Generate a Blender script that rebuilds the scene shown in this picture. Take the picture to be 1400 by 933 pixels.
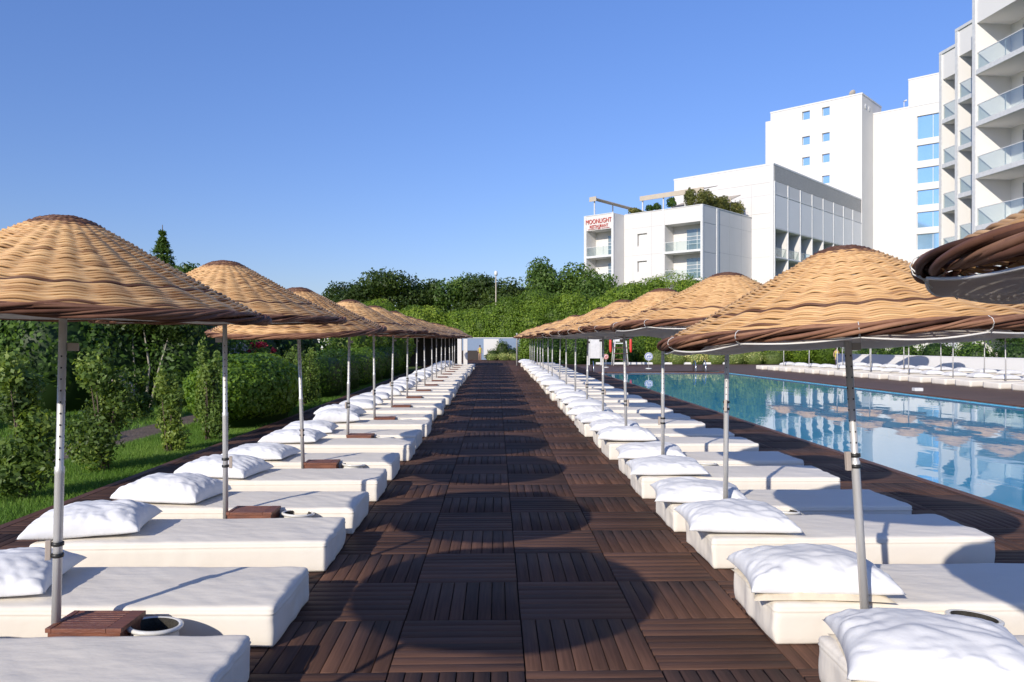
import bpy, math, random
import numpy as np
from mathutils import Vector, noise

for o in list(bpy.data.objects): bpy.data.objects.remove(o, do_unlink=True)
SC = bpy.context.scene
COL = SC.collection
R = math.radians
H = 1.6                      # eye height; the plan was measured in eye heights

# ------------------------------------------------------------ camera
cd = bpy.data.cameras.new('camera'); cam = bpy.data.objects.new('camera', cd); COL.objects.link(cam)
cam.location = (0, 0, H); cam.rotation_euler = (R(89.86), 0, R(-1.238))
cd.sensor_width = 36; cd.lens = 26.18; cd.clip_start = .05; cd.clip_end = 4000
SC.camera = cam

# ------------------------------------------------------------ sky and sun
SUN_AZ, SUN_EL = R(32.2), R(24.4)          # light travels 32 degrees right of straight ahead
w = bpy.data.worlds.new('World'); SC.world = w; w.use_nodes = True
wn = w.node_tree.nodes; wl = w.node_tree.links
bg = wn['Background']; sky = wn.new('ShaderNodeTexSky'); sky.sky_type = 'NISHITA'
sky.sun_disc = False; sky.sun_elevation = SUN_EL; sky.sun_rotation = R(180) + SUN_AZ
sky.air_density = 1.0; sky.dust_density = .4; sky.ozone_density = 2.4; sky.altitude = 0
sm_=wn.new('ShaderNodeMixRGB'); sm_.blend_type='MULTIPLY'; sm_.inputs[0].default_value=1; sm_.inputs[2].default_value=(.94,.945,1.12,1)
tg=wn.new('ShaderNodeTexCoord'); sx=wn.new('ShaderNodeSeparateXYZ'); rp=wn.new('ShaderNodeValToRGB'); s2=wn.new('ShaderNodeMixRGB'); s2.blend_type='MULTIPLY'; s2.inputs[0].default_value=1
rp.color_ramp.elements[0].position=0; rp.color_ramp.elements[0].color=(.58,.60,.69,1); rp.color_ramp.elements[1].position=.45; rp.color_ramp.elements[1].color=(.74,.89,1.10,1)
wl.new(tg.outputs['Generated'],sx.inputs[0]); wl.new(sx.outputs[2],rp.inputs[0]); wl.new(rp.outputs[0],s2.inputs[2])
wl.new(sky.outputs[0], sm_.inputs[1]); wl.new(sm_.outputs[0], s2.inputs[1]); wl.new(s2.outputs[0], bg.inputs[0]); bg.inputs[1].default_value = .112
sd = bpy.data.lights.new('sun', 'SUN'); sun = bpy.data.objects.new('sun', sd); COL.objects.link(sun)
sd.energy = 3.3; sd.angle = R(.5); sd.color = (1, .92, .80)
ldir = Vector((math.sin(SUN_AZ)*math.cos(SUN_EL), math.cos(SUN_AZ)*math.cos(SUN_EL), -math.sin(SUN_EL)))
sun.rotation_euler = ldir.to_track_quat('-Z', 'Y').to_euler(); sun.location = (-20, -30, 30)
SC.view_settings.view_transform = 'Standard'; SC.view_settings.look = 'None'
SC.view_settings.gamma = 1; SC.view_settings.exposure = 0.48
SC.render.resolution_x = 1024; SC.render.resolution_y = 682
SC.cycles.max_bounces = 8; SC.cycles.transparent_max_bounces = 12
SC.cycles.caustics_reflective = False; SC.cycles.caustics_refractive = False

# ------------------------------------------------------------ helpers
def tag(o, label=None, cat=None, group=None, kind=None):
    if label and not 4<=len(label.split())<=16: print('LABEL', len(label.split()), label)
    if label: o['label'] = label
    if cat: o['category'] = cat
    if group: o['group'] = group
    if kind: o['kind'] = kind
    return o
def empty(name, loc=(0,0,0), rz=0, parent=None):
    o = bpy.data.objects.new(name, None); COL.objects.link(o); o.location = loc; o.rotation_euler = (0,0,rz)
    o.empty_display_size = .2
    if parent: o.parent = parent
    return o
def np_mesh(name, V, F, mats, tint=None, smooth=False, parent=None, midx=None, loc=None):
    V = np.asarray(V, np.float32).reshape(-1,3); F = np.asarray(F, np.int32)
    me = bpy.data.meshes.new(name); n = F.shape[1]
    me.vertices.add(len(V)); me.vertices.foreach_set('co', V.ravel())
    me.loops.add(F.size); me.loops.foreach_set('vertex_index', F.ravel())
    me.polygons.add(len(F)); me.polygons.foreach_set('loop_start', np.arange(0, F.size, n, dtype=np.int32))
    if smooth: me.polygons.foreach_set('use_smooth', np.ones(len(F), bool))
    if tint is not None:
        a = me.attributes.new('tint', 'FLOAT', 'POINT'); a.data.foreach_set('value', np.asarray(tint, np.float32))
    for m in (mats if isinstance(mats, (list,tuple)) else [mats]): me.materials.append(m)
    if midx is not None: me.polygons.foreach_set('material_index', np.asarray(midx, np.int32))
    me.update(calc_edges=True); me.validate()
    o = bpy.data.objects.new(name, me); COL.objects.link(o)
    if parent: o.parent = parent
    if loc is not None: o.location = loc
    return o
class MB:
    def __init__(s): s.v=[]; s.f=[]; s.m=[]; s.sm=[]
    def add(s, vs, fs, mi=0, sm=False):
        b=len(s.v); s.v += [tuple(v) for v in vs]
        for f in fs: s.f.append([b+i for i in f]); s.m.append(mi); s.sm.append(sm)
        return s
    def box(s, x0,x1,y0,y1,z0,z1, mi=0):
        vs=[(x,y,z) for x in (x0,x1) for y in (y0,y1) for z in (z0,z1)]
        return s.add(vs, [(0,1,3,2),(4,6,7,5),(0,4,5,1),(2,3,7,6),(0,2,6,4),(1,5,7,3)], mi)
    def quad(s, a,b,c,d, mi=0): return s.add([a,b,c,d], [(0,1,2,3)], mi)
    def tube(s, pts, rad, n=8, mi=0, cap=True):
        pts=[Vector(p) for p in pts]; rr = rad if isinstance(rad,(list,tuple)) else [rad]*len(pts)
        vs=[]; fs=[]; up=None
        for i,p in enumerate(pts):
            t=(pts[min(i+1,len(pts)-1)]-pts[max(i-1,0)]).normalized()
            if up is None: up = t.orthogonal().normalized()
            a=(up - t*up.dot(t)); a = a.normalized() if a.length>1e-6 else t.orthogonal().normalized(); up=a
            b=t.cross(a)
            for k in range(n):
                q=2*math.pi*k/n; vs.append(p+(a*math.cos(q)+b*math.sin(q))*rr[i])
        for i in range(len(pts)-1):
            for k in range(n):
                k2=(k+1)%n; fs.append((i*n+k,i*n+k2,(i+1)*n+k2,(i+1)*n+k))
        s.add(vs,fs,mi,True)
        if cap:
            b=len(s.v)-len(vs); s.f.append([b+k for k in range(n)][::-1]); s.m.append(mi); s.sm.append(False)
            s.f.append([b+(len(pts)-1)*n+k for k in range(n)]); s.m.append(mi); s.sm.append(False)
        return s
    def lathe(s, prof, n=24, c=(0,0,0), mi=0):
        vs=[];fs=[]
        for r,z in prof:
            for k in range(n):
                q=2*math.pi*k/n; vs.append((c[0]+r*math.cos(q), c[1]+r*math.sin(q), c[2]+z))
        for i in range(len(prof)-1):
            for k in range(n):
                k2=(k+1)%n; fs.append((i*n+k,i*n+k2,(i+1)*n+k2,(i+1)*n+k))
        return s.add(vs,fs,mi,True)
    def build(s, name, mats, parent=None, loc=None, bevel=0):
        me=bpy.data.meshes.new(name); me.from_pydata(s.v,[],s.f)
        for m in (mats if isinstance(mats,(list,tuple)) else [mats]): me.materials.append(m)
        me.polygons.foreach_set('material_index', s.m); me.polygons.foreach_set('use_smooth', s.sm); me.update()
        o=bpy.data.objects.new(name, me); COL.objects.link(o)
        if parent: o.parent=parent
        if loc is not None: o.location=loc
        if bevel:
            b=o.modifiers.new('bevel','BEVEL'); b.width=bevel; b.segments=2; b.limit_method='ANGLE'
        return o
def copy_tree(o, parent=None):
    c=o.copy(); COL.objects.link(c)
    if parent: c.parent=parent
    for ch in list(o.children):
        copy_tree(ch, c)
    return c
ONES=['first','second','third','fourth','fifth','sixth','seventh','eighth','ninth','tenth','eleventh','twelfth','thirteenth','fourteenth','fifteenth','sixteenth','seventeenth','eighteenth','nineteenth']
TENS={20:'twentieth',30:'thirtieth',40:'fortieth'}; TN={2:'twenty',3:'thirty',4:'forty'}
def ordw(n):
    if n<20: return ONES[n-1]
    if n in TENS: return TENS[n]
    return TN[n//10]+'-'+ONES[n%10-1]

# ------------------------------------------------------------ materials
def mat(name, c1, c2=None, scale=6, rough=.7, bump=0, bscale=None, metal=0, spec=.5, detail=5, stretch=None, trans=0, coord='Object', bdist=.02):
    m=bpy.data.materials.new(name); m.use_nodes=True; N=m.node_tree.nodes; L=m.node_tree.links
    b=N['Principled BSDF']; b.inputs['Roughness'].default_value=rough; b.inputs['Metallic'].default_value=metal
    b.inputs['Specular IOR Level'].default_value=spec
    c2=c2 or tuple(x*.85 for x in c1)
    tc=N.new('ShaderNodeTexCoord'); mp=N.new('ShaderNodeMapping'); L.new(tc.outputs[coord], mp.inputs[0])
    if stretch: mp.inputs['Scale'].default_value=stretch
    n=N.new('ShaderNodeTexNoise'); n.inputs['Scale'].default_value=scale; n.inputs['Detail'].default_value=detail
    L.new(mp.outputs[0], n.inputs[0])
    r=N.new('ShaderNodeValToRGB'); r.color_ramp.elements[0].position=.3; r.color_ramp.elements[1].position=.7
    r.color_ramp.elements[0].color=(*c2,1); r.color_ramp.elements[1].color=(*c1,1)
    L.new(n.outputs[0], r.inputs[0]); L.new(r.outputs[0], b.inputs['Base Color'])
    if bump:
        n2=N.new('ShaderNodeTexNoise'); n2.inputs['Scale'].default_value=bscale or scale*3; n2.inputs['Detail'].default_value=4
        L.new(mp.outputs[0], n2.inputs[0]); bp=N.new('ShaderNodeBump'); bp.inputs['Strength'].default_value=bump; bp.inputs['Distance'].default_value=bdist
        L.new(n2.outputs[0], bp.inputs['Height']); L.new(bp.outputs[0], b.inputs['Normal'])
    if trans:
        t=N.new('ShaderNodeBsdfTranslucent'); L.new(r.outputs[0], t.inputs[0]); mx=N.new('ShaderNodeMixShader'); mx.inputs[0].default_value=trans
        L.new(b.outputs[0], mx.inputs[1]); L.new(t.outputs[0], mx.inputs[2]); L.new(mx.outputs[0], N['Material Output'].inputs[0])
    return m
def tint_mat(name, stops, rough=.6, spec=.4, trans=0, nscale=0, namt=.25, stretch=None, bump=0, bdist=.003, tcol=None):
    m=bpy.data.materials.new(name); m.use_nodes=True; N=m.node_tree.nodes; L=m.node_tree.links
    b=N['Principled BSDF']; b.inputs['Roughness'].default_value=rough; b.inputs['Specular IOR Level'].default_value=spec
    at=N.new('ShaderNodeAttribute'); at.attribute_name='tint'
    r=N.new('ShaderNodeValToRGB'); e=r.color_ramp.elements
    while len(e)<len(stops): e.new(.5)
    for k,(p,c) in enumerate(stops): e[k].position=p; e[k].color=(*c,1)
    if nscale:
        tc=N.new('ShaderNodeTexCoord'); mp=N.new('ShaderNodeMapping'); L.new(tc.outputs['Object'], mp.inputs[0])
        if stretch: mp.inputs['Scale'].default_value=stretch
        n=N.new('ShaderNodeTexNoise'); n.inputs['Scale'].default_value=nscale; n.inputs['Detail'].default_value=5; L.new(mp.outputs[0], n.inputs[0])
        ma=N.new('ShaderNodeMath'); ma.operation='MULTIPLY_ADD'; ma.inputs[1].default_value=namt; L.new(n.outputs[0], ma.inputs[0])
        sb=N.new('ShaderNodeMath'); sb.operation='SUBTRACT'; sb.inputs[1].default_value=namt*.5
        L.new(at.outputs['Fac'], ma.inputs[2]); L.new(ma.outputs[0], sb.inputs[0]); L.new(sb.outputs[0], r.inputs[0])
        if bump:
            bp=N.new('ShaderNodeBump'); bp.inputs['Strength'].default_value=bump; bp.inputs['Distance'].default_value=bdist
            L.new(n.outputs[0], bp.inputs['Height']); L.new(bp.outputs[0], b.inputs['Normal'])
    else: L.new(at.outputs['Fac'], r.inputs[0])
    L.new(r.outputs[0], b.inputs['Base Color'])
    if trans:
        t=N.new('ShaderNodeBsdfTranslucent'); mx=N.new('ShaderNodeMixShader'); mx.inputs[0].default_value=trans
        if tcol:
            mm=N.new('ShaderNodeMixRGB'); mm.blend_type='MULTIPLY'; mm.inputs[0].default_value=1; mm.inputs[2].default_value=(*tcol,1)
            L.new(r.outputs[0], mm.inputs[1]); L.new(mm.outputs[0], t.inputs[0])
        else: L.new(r.outputs[0], t.inputs[0])
        L.new(b.outputs[0], mx.inputs[1]); L.new(t.outputs[0], mx.inputs[2]); L.new(mx.outputs[0], N['Material Output'].inputs[0])
    return m
def leafm(name, dark, mid, light):
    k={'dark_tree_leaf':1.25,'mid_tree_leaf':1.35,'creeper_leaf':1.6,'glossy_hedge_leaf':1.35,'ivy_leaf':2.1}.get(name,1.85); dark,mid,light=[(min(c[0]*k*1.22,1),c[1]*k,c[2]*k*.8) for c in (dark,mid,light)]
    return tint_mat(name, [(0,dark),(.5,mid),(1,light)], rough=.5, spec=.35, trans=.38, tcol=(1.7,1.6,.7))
M={}
DS=[(0,(.024,.012,.009)),(.45,(.078,.041,.029)),(.75,(.135,.070,.048)),(1,(.20,.095,.058))]
M['deck']=tint_mat('deck_wood_across', DS, rough=.72, spec=.18, nscale=2.2, namt=.65, stretch=(1.2,30,1), bump=.2)
M['deck_along']=tint_mat('deck_wood_along', DS, rough=.72, spec=.18, nscale=2.2, namt=.65, stretch=(30,1.2,1), bump=.2)
M['deck_under']=mat('deck_underlay', (.018,.014,.012), rough=.9)
M['edge_wood']=mat('edge_board_wood', (.15,.065,.04), (.09,.04,.028), scale=4, stretch=(8,1,8), rough=.6, bump=.2)
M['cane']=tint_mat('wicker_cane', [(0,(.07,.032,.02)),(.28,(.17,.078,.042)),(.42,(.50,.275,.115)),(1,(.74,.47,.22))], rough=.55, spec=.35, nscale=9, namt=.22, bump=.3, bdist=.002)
M['rim']=tint_mat('dark_willow_rim', [(0,(.06,.028,.020)),(.5,(.17,.078,.05)),(1,(.34,.18,.11))], rough=.7, spec=.15, nscale=20, namt=.5, bump=.4, bdist=.002)
M['liner']=mat('umbrella_liner', (.66,.62,.57), (.59,.55,.50), scale=9, rough=.9, bump=.2, trans=.30)
M['cord']=mat('white_cord', (.8,.78,.75), rough=.6)
M['alu']=mat('aluminium_pole', (.72,.71,.69), (.60,.59,.58), scale=30, stretch=(1,1,.1), rough=.42, metal=.45, bump=.03)
M['steel']=mat('polished_steel', (.75,.75,.76), rough=.15, metal=1)
M['black']=mat('black_plastic', (.02,.02,.02), rough=.45)
M['plate']=mat('clamp_plate', (.45,.38,.33), rough=.5)
M['mattress']=mat('mattress_canvas', (.80,.745,.66), (.77,.71,.625), scale=2.2, rough=.85, bump=.5, bscale=4.5, spec=.2, bdist=.016, stretch=(1,2.2,1))
M['pillow']=mat('white_cotton', (.78,.78,.79), (.745,.745,.755), scale=3, rough=.9, bump=.5, bscale=8, spec=.15, bdist=.016)
M['insert']=mat('cream_pillow_insert', (.78,.68,.52), rough=.9, bump=.2)
M['box']=mat('red_brown_hardwood', (.24,.085,.045), (.13,.045,.028), scale=6, stretch=(1,9,9), rough=.5, bump=.2)
M['ceramic']=mat('white_glazed_ceramic', (.80,.78,.73), rough=.2, spec=.6)
M['pot_inside']=mat('dark_sand_and_pot_shade', (.05,.045,.035), (.025,.022,.018), scale=60, rough=.95, bump=.4)
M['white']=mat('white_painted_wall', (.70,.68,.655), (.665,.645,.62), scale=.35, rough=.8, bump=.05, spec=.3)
M['white_lightened']=mat('lightened_side_lit_wall', (.82,.80,.77), (.79,.77,.74), scale=.35, rough=.8, spec=.3)  # same building white, colour lightened for the facade the sun only grazes
M['joint']=mat('panel_joint_grey', (.50,.49,.48), rough=.9)
M['white2']=mat('white_panel_wall', (.72,.70,.68), (.69,.67,.65), scale=.5, rough=.75, spec=.3)
M['panel']=mat('white_screen_panel', (.82,.81,.80), (.79,.78,.77), scale=.3, rough=.6)
M['greypanel']=mat('grey_recess_panel', (.64,.64,.64), (.61,.61,.61), scale=.5, rough=.7)
M['brick']=mat('grey_stone_band', (.50,.49,.475), (.30,.29,.28), scale=6, rough=.9, bump=.6, stretch=(.6,.6,3), bdist=.05)
M['wallpaint']=mat('garden_wall_white', (.78,.77,.77), (.74,.73,.73), scale=1, rough=.85, bump=.1)
M['bluewall']=mat('blue_grey_painted_wall', (.24,.31,.43), (.20,.27,.38), scale=1.2, rough=.8)
M['glass']=mat('window_glass', (.30,.36,.38), (.22,.28,.30), scale=1.5, rough=.06, spec=.9, metal=.35)
M['blueglass']=mat('blue_mirror_glass', (.50,.74,.93), (.44,.69,.90), scale=.6, rough=.08, metal=.75, spec=.8)
M['frame']=mat('white_window_frame', (.74,.74,.73), rough=.5)
M['canvas']=mat('awning_canvas', (.66,.58,.47), (.6,.52,.42), scale=3, rough=.9, trans=.2)
M['red']=mat('red_lettering', (.55,.04,.025), rough=.6)
M['redfoam']=mat('red_rescue_float', (.70,.06,.04), rough=.5)
M['blue']=mat('blue_print', (.04,.14,.55), rough=.5)
M['bark']=mat('bark', (.16,.12,.085), (.08,.06,.045), scale=9, stretch=(1,1,.2), rough=.95, bump=.6)
M['palebark']=mat('pale_bark', (.34,.31,.25), (.22,.2,.16), scale=12, stretch=(1,1,.2), rough=.9)
M['stone']=mat('rough_limestone', (.44,.37,.30), (.25,.20,.16), scale=5, rough=.95, bump=.8, bdist=.06)
M['darkroof']=mat('dark_timber', (.05,.04,.035), rough=.8)
M['skin']=mat('skin', (.55,.33,.22), rough=.6)
M['yellow']=mat('yellow_cloth', (.66,.55,.10), (.58,.48,.08), scale=8, rough=.85)
M['hair']=mat('dark_hair', (.04,.025,.015), rough=.7)
M['lf_bush']=leafm('glossy_hedge_leaf', (.018,.045,.010), (.045,.115,.018), (.12,.23,.035))
M['lf_shrub']=leafm('rose_shrub_leaf', (.025,.050,.016), (.060,.115,.030), (.13,.20,.055))
M['lf_ivy']=leafm('ivy_leaf', (.008,.022,.008), (.024,.060,.013), (.07,.14,.028))
M['lf_creep']=leafm('creeper_leaf', (.035,.075,.012), (.085,.165,.022), (.17,.26,.04))
M['lf_tree']=leafm('dark_tree_leaf', (.016,.036,.012), (.036,.075,.020), (.075,.13,.035))
M['lf_tree2']=leafm('mid_tree_leaf', (.025,.060,.018), (.055,.12,.03), (.11,.20,.05))
M['lf_olive']=leafm('olive_leaf', (.035,.05,.018), (.07,.095,.03), (.12,.13,.05))
M['lf_var']=leafm('variegated_leaf', (.05,.09,.03), (.14,.21,.08), (.42,.46,.28))
M['petal']=tint_mat('red_petal', [(0,(.25,.01,.03)),(1,(.62,.05,.09))], rough=.6, trans=.2)
M['grass']=tint_mat('grass_blade', [(0,(.05,.11,.014)),(.5,(.13,.26,.03)),(1,(.26,.38,.07))], rough=.55, spec=.3, trans=.3)

def ground_mat():
    m=bpy.data.materials.new('lawn_and_soil'); m.use_nodes=True; N=m.node_tree.nodes; L=m.node_tree.links; b=N['Principled BSDF']
    b.inputs['Roughness'].default_value=.95
    tc=N.new('ShaderNodeTexCoord'); n=N.new('ShaderNodeTexNoise'); n.inputs['Scale'].default_value=.5; n.inputs['Detail'].default_value=8; L.new(tc.outputs['Object'],n.inputs[0])
    r=N.new('ShaderNodeValToRGB'); e=r.color_ramp.elements; e[0].position=.35; e[0].color=(.06,.12,.02,1); e[1].position=.72; e[1].color=(.15,.21,.05,1)
    L.new(n.outputs[0],r.inputs[0]); L.new(r.outputs[0],b.inputs['Base Color'])
    n2=N.new('ShaderNodeTexNoise'); n2.inputs['Scale'].default_value=30; L.new(tc.outputs['Object'],n2.inputs[0])
    bp=N.new('ShaderNodeBump'); bp.inputs['Distance'].default_value=.04; L.new(n2.outputs[0],bp.inputs['Height']); L.new(bp.outputs[0],b.inputs['Normal'])
    return m
M['ground']=ground_mat()
M['soil']=mat('bare_soil', (.16,.115,.085), (.09,.065,.05), scale=7, rough=.95, bump=.7, bdist=.05)
def plank_sheet():
    m=bpy.data.materials.new('far_deck_planks'); m.use_nodes=True; N=m.node_tree.nodes; L=m.node_tree.links; b=N['Principled BSDF']; b.inputs['Roughness'].default_value=.6
    tc=N.new('ShaderNodeTexCoord'); br=N.new('ShaderNodeTexBrick'); br.inputs['Scale'].default_value=1
    br.inputs['Brick Width'].default_value=.66; br.inputs['Row Height'].default_value=.083; br.inputs['Mortar Size'].default_value=.006; br.offset=.5
    br.inputs['Color1'].default_value=(.085,.045,.033,1); br.inputs['Color2'].default_value=(.14,.07,.05,1); br.inputs['Mortar'].default_value=(.015,.01,.008,1)
    L.new(tc.outputs['Object'],br.inputs[0]); L.new(br.outputs[0],b.inputs['Base Color']); return m
M['farplank']=plank_sheet()
def tile_mat():
    m=bpy.data.materials.new('pool_mosaic'); m.use_nodes=True; N=m.node_tree.nodes; L=m.node_tree.links; b=N['Principled BSDF']; b.inputs['Roughness'].default_value=.3
    tc=N.new('ShaderNodeTexCoord'); br=N.new('ShaderNodeTexBrick'); br.offset=0; br.inputs['Scale'].default_value=1
    br.inputs['Brick Width'].default_value=.12; br.inputs['Row Height'].default_value=.12; br.inputs['Mortar Size'].default_value=.004
    br.inputs['Color1'].default_value=(.22,.66,.86,1); br.inputs['Color2'].default_value=(.17,.58,.80,1); br.inputs['Mortar'].default_value=(.35,.65,.75,1)
    L.new(tc.outputs['Object'],br.inputs[0]); L.new(br.outputs[0],b.inputs['Base Color']); return m
M['tile']=tile_mat()
def water_mat():
    m=bpy.data.materials.new('pool_water'); m.use_nodes=True; N=m.node_tree.nodes; L=m.node_tree.links; N.remove(N['Principled BSDF'])
    gl=N.new('ShaderNodeBsdfGlossy'); gl.inputs['Roughness'].default_value=.015; gl.inputs[0].default_value=(.97,.98,1,1)
    tr=N.new('ShaderNodeBsdfTransparent'); tr.inputs[0].default_value=(.80,.96,1,1)
    fr=N.new('ShaderNodeFresnel'); fr.inputs[0].default_value=1.27; mx=N.new('ShaderNodeMixShader')
    df=N.new('ShaderNodeBsdfDiffuse'); df.inputs[0].default_value=(.09,.56,.84,1); m2=N.new('ShaderNodeMixShader'); m2.inputs[0].default_value=.6
    L.new(tr.outputs[0],m2.inputs[1]); L.new(df.outputs[0],m2.inputs[2])
    tc=N.new('ShaderNodeTexCoord'); mp=N.new('ShaderNodeMapping'); mp.inputs['Scale'].default_value=(1,.55,1); L.new(tc.outputs['Object'],mp.inputs[0])
    n=N.new('ShaderNodeTexNoise'); n.inputs['Scale'].default_value=1.1; n.inputs['Detail'].default_value=3; L.new(mp.outputs[0],n.inputs[0])
    bp=N.new('ShaderNodeBump'); bp.inputs['Strength'].default_value=.10; bp.inputs['Distance'].default_value=.05; L.new(n.outputs[0],bp.inputs['Height'])
    L.new(bp.outputs[0],gl.inputs['Normal']); L.new(bp.outputs[0],fr.inputs['Normal'])
    L.new(fr.outputs[0],mx.inputs[0]); L.new(m2.outputs[0],mx.inputs[1]); L.new(gl.outputs[0],mx.inputs[2]); L.new(mx.outputs[0],N['Material Output'].inputs[0])
    return m
M['water']=water_mat()
def clearglass():
    m=bpy.data.materials.new('balustrade_glass'); m.use_nodes=True; N=m.node_tree.nodes; L=m.node_tree.links; N.remove(N['Principled BSDF'])
    gl=N.new('ShaderNodeBsdfGlossy'); gl.inputs['Roughness'].default_value=.03; tr=N.new('ShaderNodeBsdfTransparent'); tr.inputs[0].default_value=(.88,.93,.93,1)
    fr=N.new('ShaderNodeFresnel'); fr.inputs[0].default_value=1.5; mx=N.new('ShaderNodeMixShader'); ml=N.new('ShaderNodeMath'); ml.operation='MULTIPLY'; ml.inputs[1].default_value=.3; L.new(fr.outputs[0],ml.inputs[0])
    L.new(ml.outputs[0],mx.inputs[0]); L.new(tr.outputs[0],mx.inputs[1]); L.new(gl.outputs[0],mx.inputs[2]); L.new(mx.outputs[0],N['Material Output'].inputs[0]); return m
M['clear']=clearglass()

# ------------------------------------------------------------ ground, pool, deck
PL=[(4.88,-7.0),(4.88,36.2),(11.25,37.3),(14.3,-7.0)]      # pool outline: near left, far left, far right, near right
S=1500
g=MB()
OC=[(-S,-S),(-S,S),(S,S),(S,-S)]
zg=-.07
for a in range(4):
    b=(a+1)%4
    g.quad((*OC[a],zg),(*OC[b],zg),(*PL[b],zg),(*PL[a],zg))
tag(g.build('ground', M['ground']), kind='structure')
p=MB()
for a in range(4):
    b=(a+1)%4
    p.quad((*PL[a],-.03),(*PL[b],-.03),(*PL[b],-1.45),(*PL[a],-1.45))
p.add([(*q,-1.45) for q in PL], [(0,3,2,1)])
tag(p.build('pool_basin', M['tile']), kind='structure')
wtr=MB(); wtr.add([(*q,-.06) for q in PL], [(0,3,2,1)])
tag(wtr.build('pool_water', M['water']), kind='structure')

T=.6588; X0=-.518; Y0=3.588
def make_deck():
    rng=np.random.default_rng(3); V=[];F=[];Tn=[];MI=[]
    def slat(x0,x1,y0,y1,t,z,mi):
        b=len(V); e=.0014
        V.extend([(x0,y0,-.03),(x1,y0,-.03),(x1,y1,-.03),(x0,y1,-.03),(x0,y0,z-e),(x1,y0,z-e),(x1,y1,z-e),(x0,y1,z-e),(x0+e,y0+e,z),(x1-e,y0+e,z),(x1-e,y1-e,z),(x0+e,y1-e,z)])
        F.extend([(b+8,b+9,b+10,b+11)]+[(b+i,b+(i+1)%4,b+4+(i+1)%4,b+4+i) for i in range(4)]+[(b+4+i,b+4+(i+1)%4,b+8+(i+1)%4,b+8+i) for i in range(4)])
        Tn.extend([t]*12); MI.extend([mi]*9)
    def clip(x0,x1,y0,y1,t,z,mi):
        xl,xr=-4.17,4.80
        if y0>45.2: xl,xr=-4.17,3.0
        x0=max(x0,xl); x1=min(x1,xr)
        if x1-x0>.01: slat(x0,x1,y0,y1,t,z,mi)
    for j in range(-9,84):
        for k in range(-6,9):
            x=X0+T*k; y=Y0+T*j; tt=rng.normal(0,.06); ng=.002 if (j+k)%2==0 else .006
            n=8; pitch=(T-.004)/n
            for s in range(n):
                t=.5+tt+rng.normal(0,.10)+.22*noise.noise(Vector((x*.45,y*.3,s*.02)))+.10*noise.noise(Vector((x*1.7,y*1.3,7))); z=rng.uniform(-.0012,.0004)
                if (j+k)%2==0: clip(x+.003,x+T-.003,y+s*pitch+ng/2+.002,y+(s+1)*pitch-ng/2+.002,t,z,0)
                else: clip(x+s*pitch+ng/2+.002,x+(s+1)*pitch-ng/2+.002,y+.003,y+T-.003,t,z,1)
    tag(np_mesh('deck', V, F, [M['deck'],M['deck_along']], tint=Tn, midx=MI), kind='structure')
    u=MB(); u.quad((-4.17,-3,-.034),(4.86,-3,-.034),(4.86,45.4,-.034),(-4.17,45.4,-.034)); u.quad((-4.17,45.4,-.034),(3.0,45.4,-.034),(3.0,59,-.034),(-4.17,59,-.034))
    tag(u.build('deck_base', M['deck_under']), kind='structure')
make_deck()
u=MB()
u.box(4.803,4.90,-3,36.2,-.05,.004); u.box(4.803,11.35,36.16,36.40,-.05,.004)
u.box(-4.26,-4.175,-3,58,-.05,.002)
tag(u.build('deck_edge_boards', M['edge_wood']), kind='structure')
fd=MB()
fd.add([(4.81,36.40,-.002),(11.4,37.5,-.002),(22,37.5,-.002),(22,47.2,-.002),(3.0,47.2,-.002),(3.0,45.4,-.002),(4.81,45.4,-.002)], [(0,1,2,3,4,5,6)])
fd.add([(11.30,37.5,-.002),(14.35,-7,-.002),(32,-7,-.002),(20,37.5,-.002)], [(0,1,2,3)])
tag(fd.build('far_pool_deck', M['farplank']), kind='structure')
cp=MB()
def strip(a,b,wd,z0,z1,mb):
    a=Vector(a);b=Vector(b); t=(b-a).normalized(); n=Vector((t.y,-t.x))*wd
    q=[a,b,b+n,a+n]; mb.add([(v.x,v.y,z0) for v in q]+[(v.x,v.y,z1) for v in q],[(0,1,2,3),(4,7,6,5),(0,4,5,1),(1,5,6,2),(2,6,7,3),(3,7,4,0)])
strip((11.25,37.3),(14.3,-7),-.22,-.05,.006,cp)
tag(cp.build('pool_coping', M['edge_wood']), kind='structure')
pt=MB(); 
for i in range(40):
    y0=-4+i*1.5; a=.12*math.sin(i*.6); b=.12*math.sin((i+1)*.6)
    pt.quad((-6.75+a,y0,-.055),(-5.75+a*.7,y0,-.055),(-5.75+b*.7,y0+1.5,-.055),(-6.75+b,y0+1.5,-.055))
tag(pt.build('soil_path', M['soil']), kind='structure')

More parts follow.
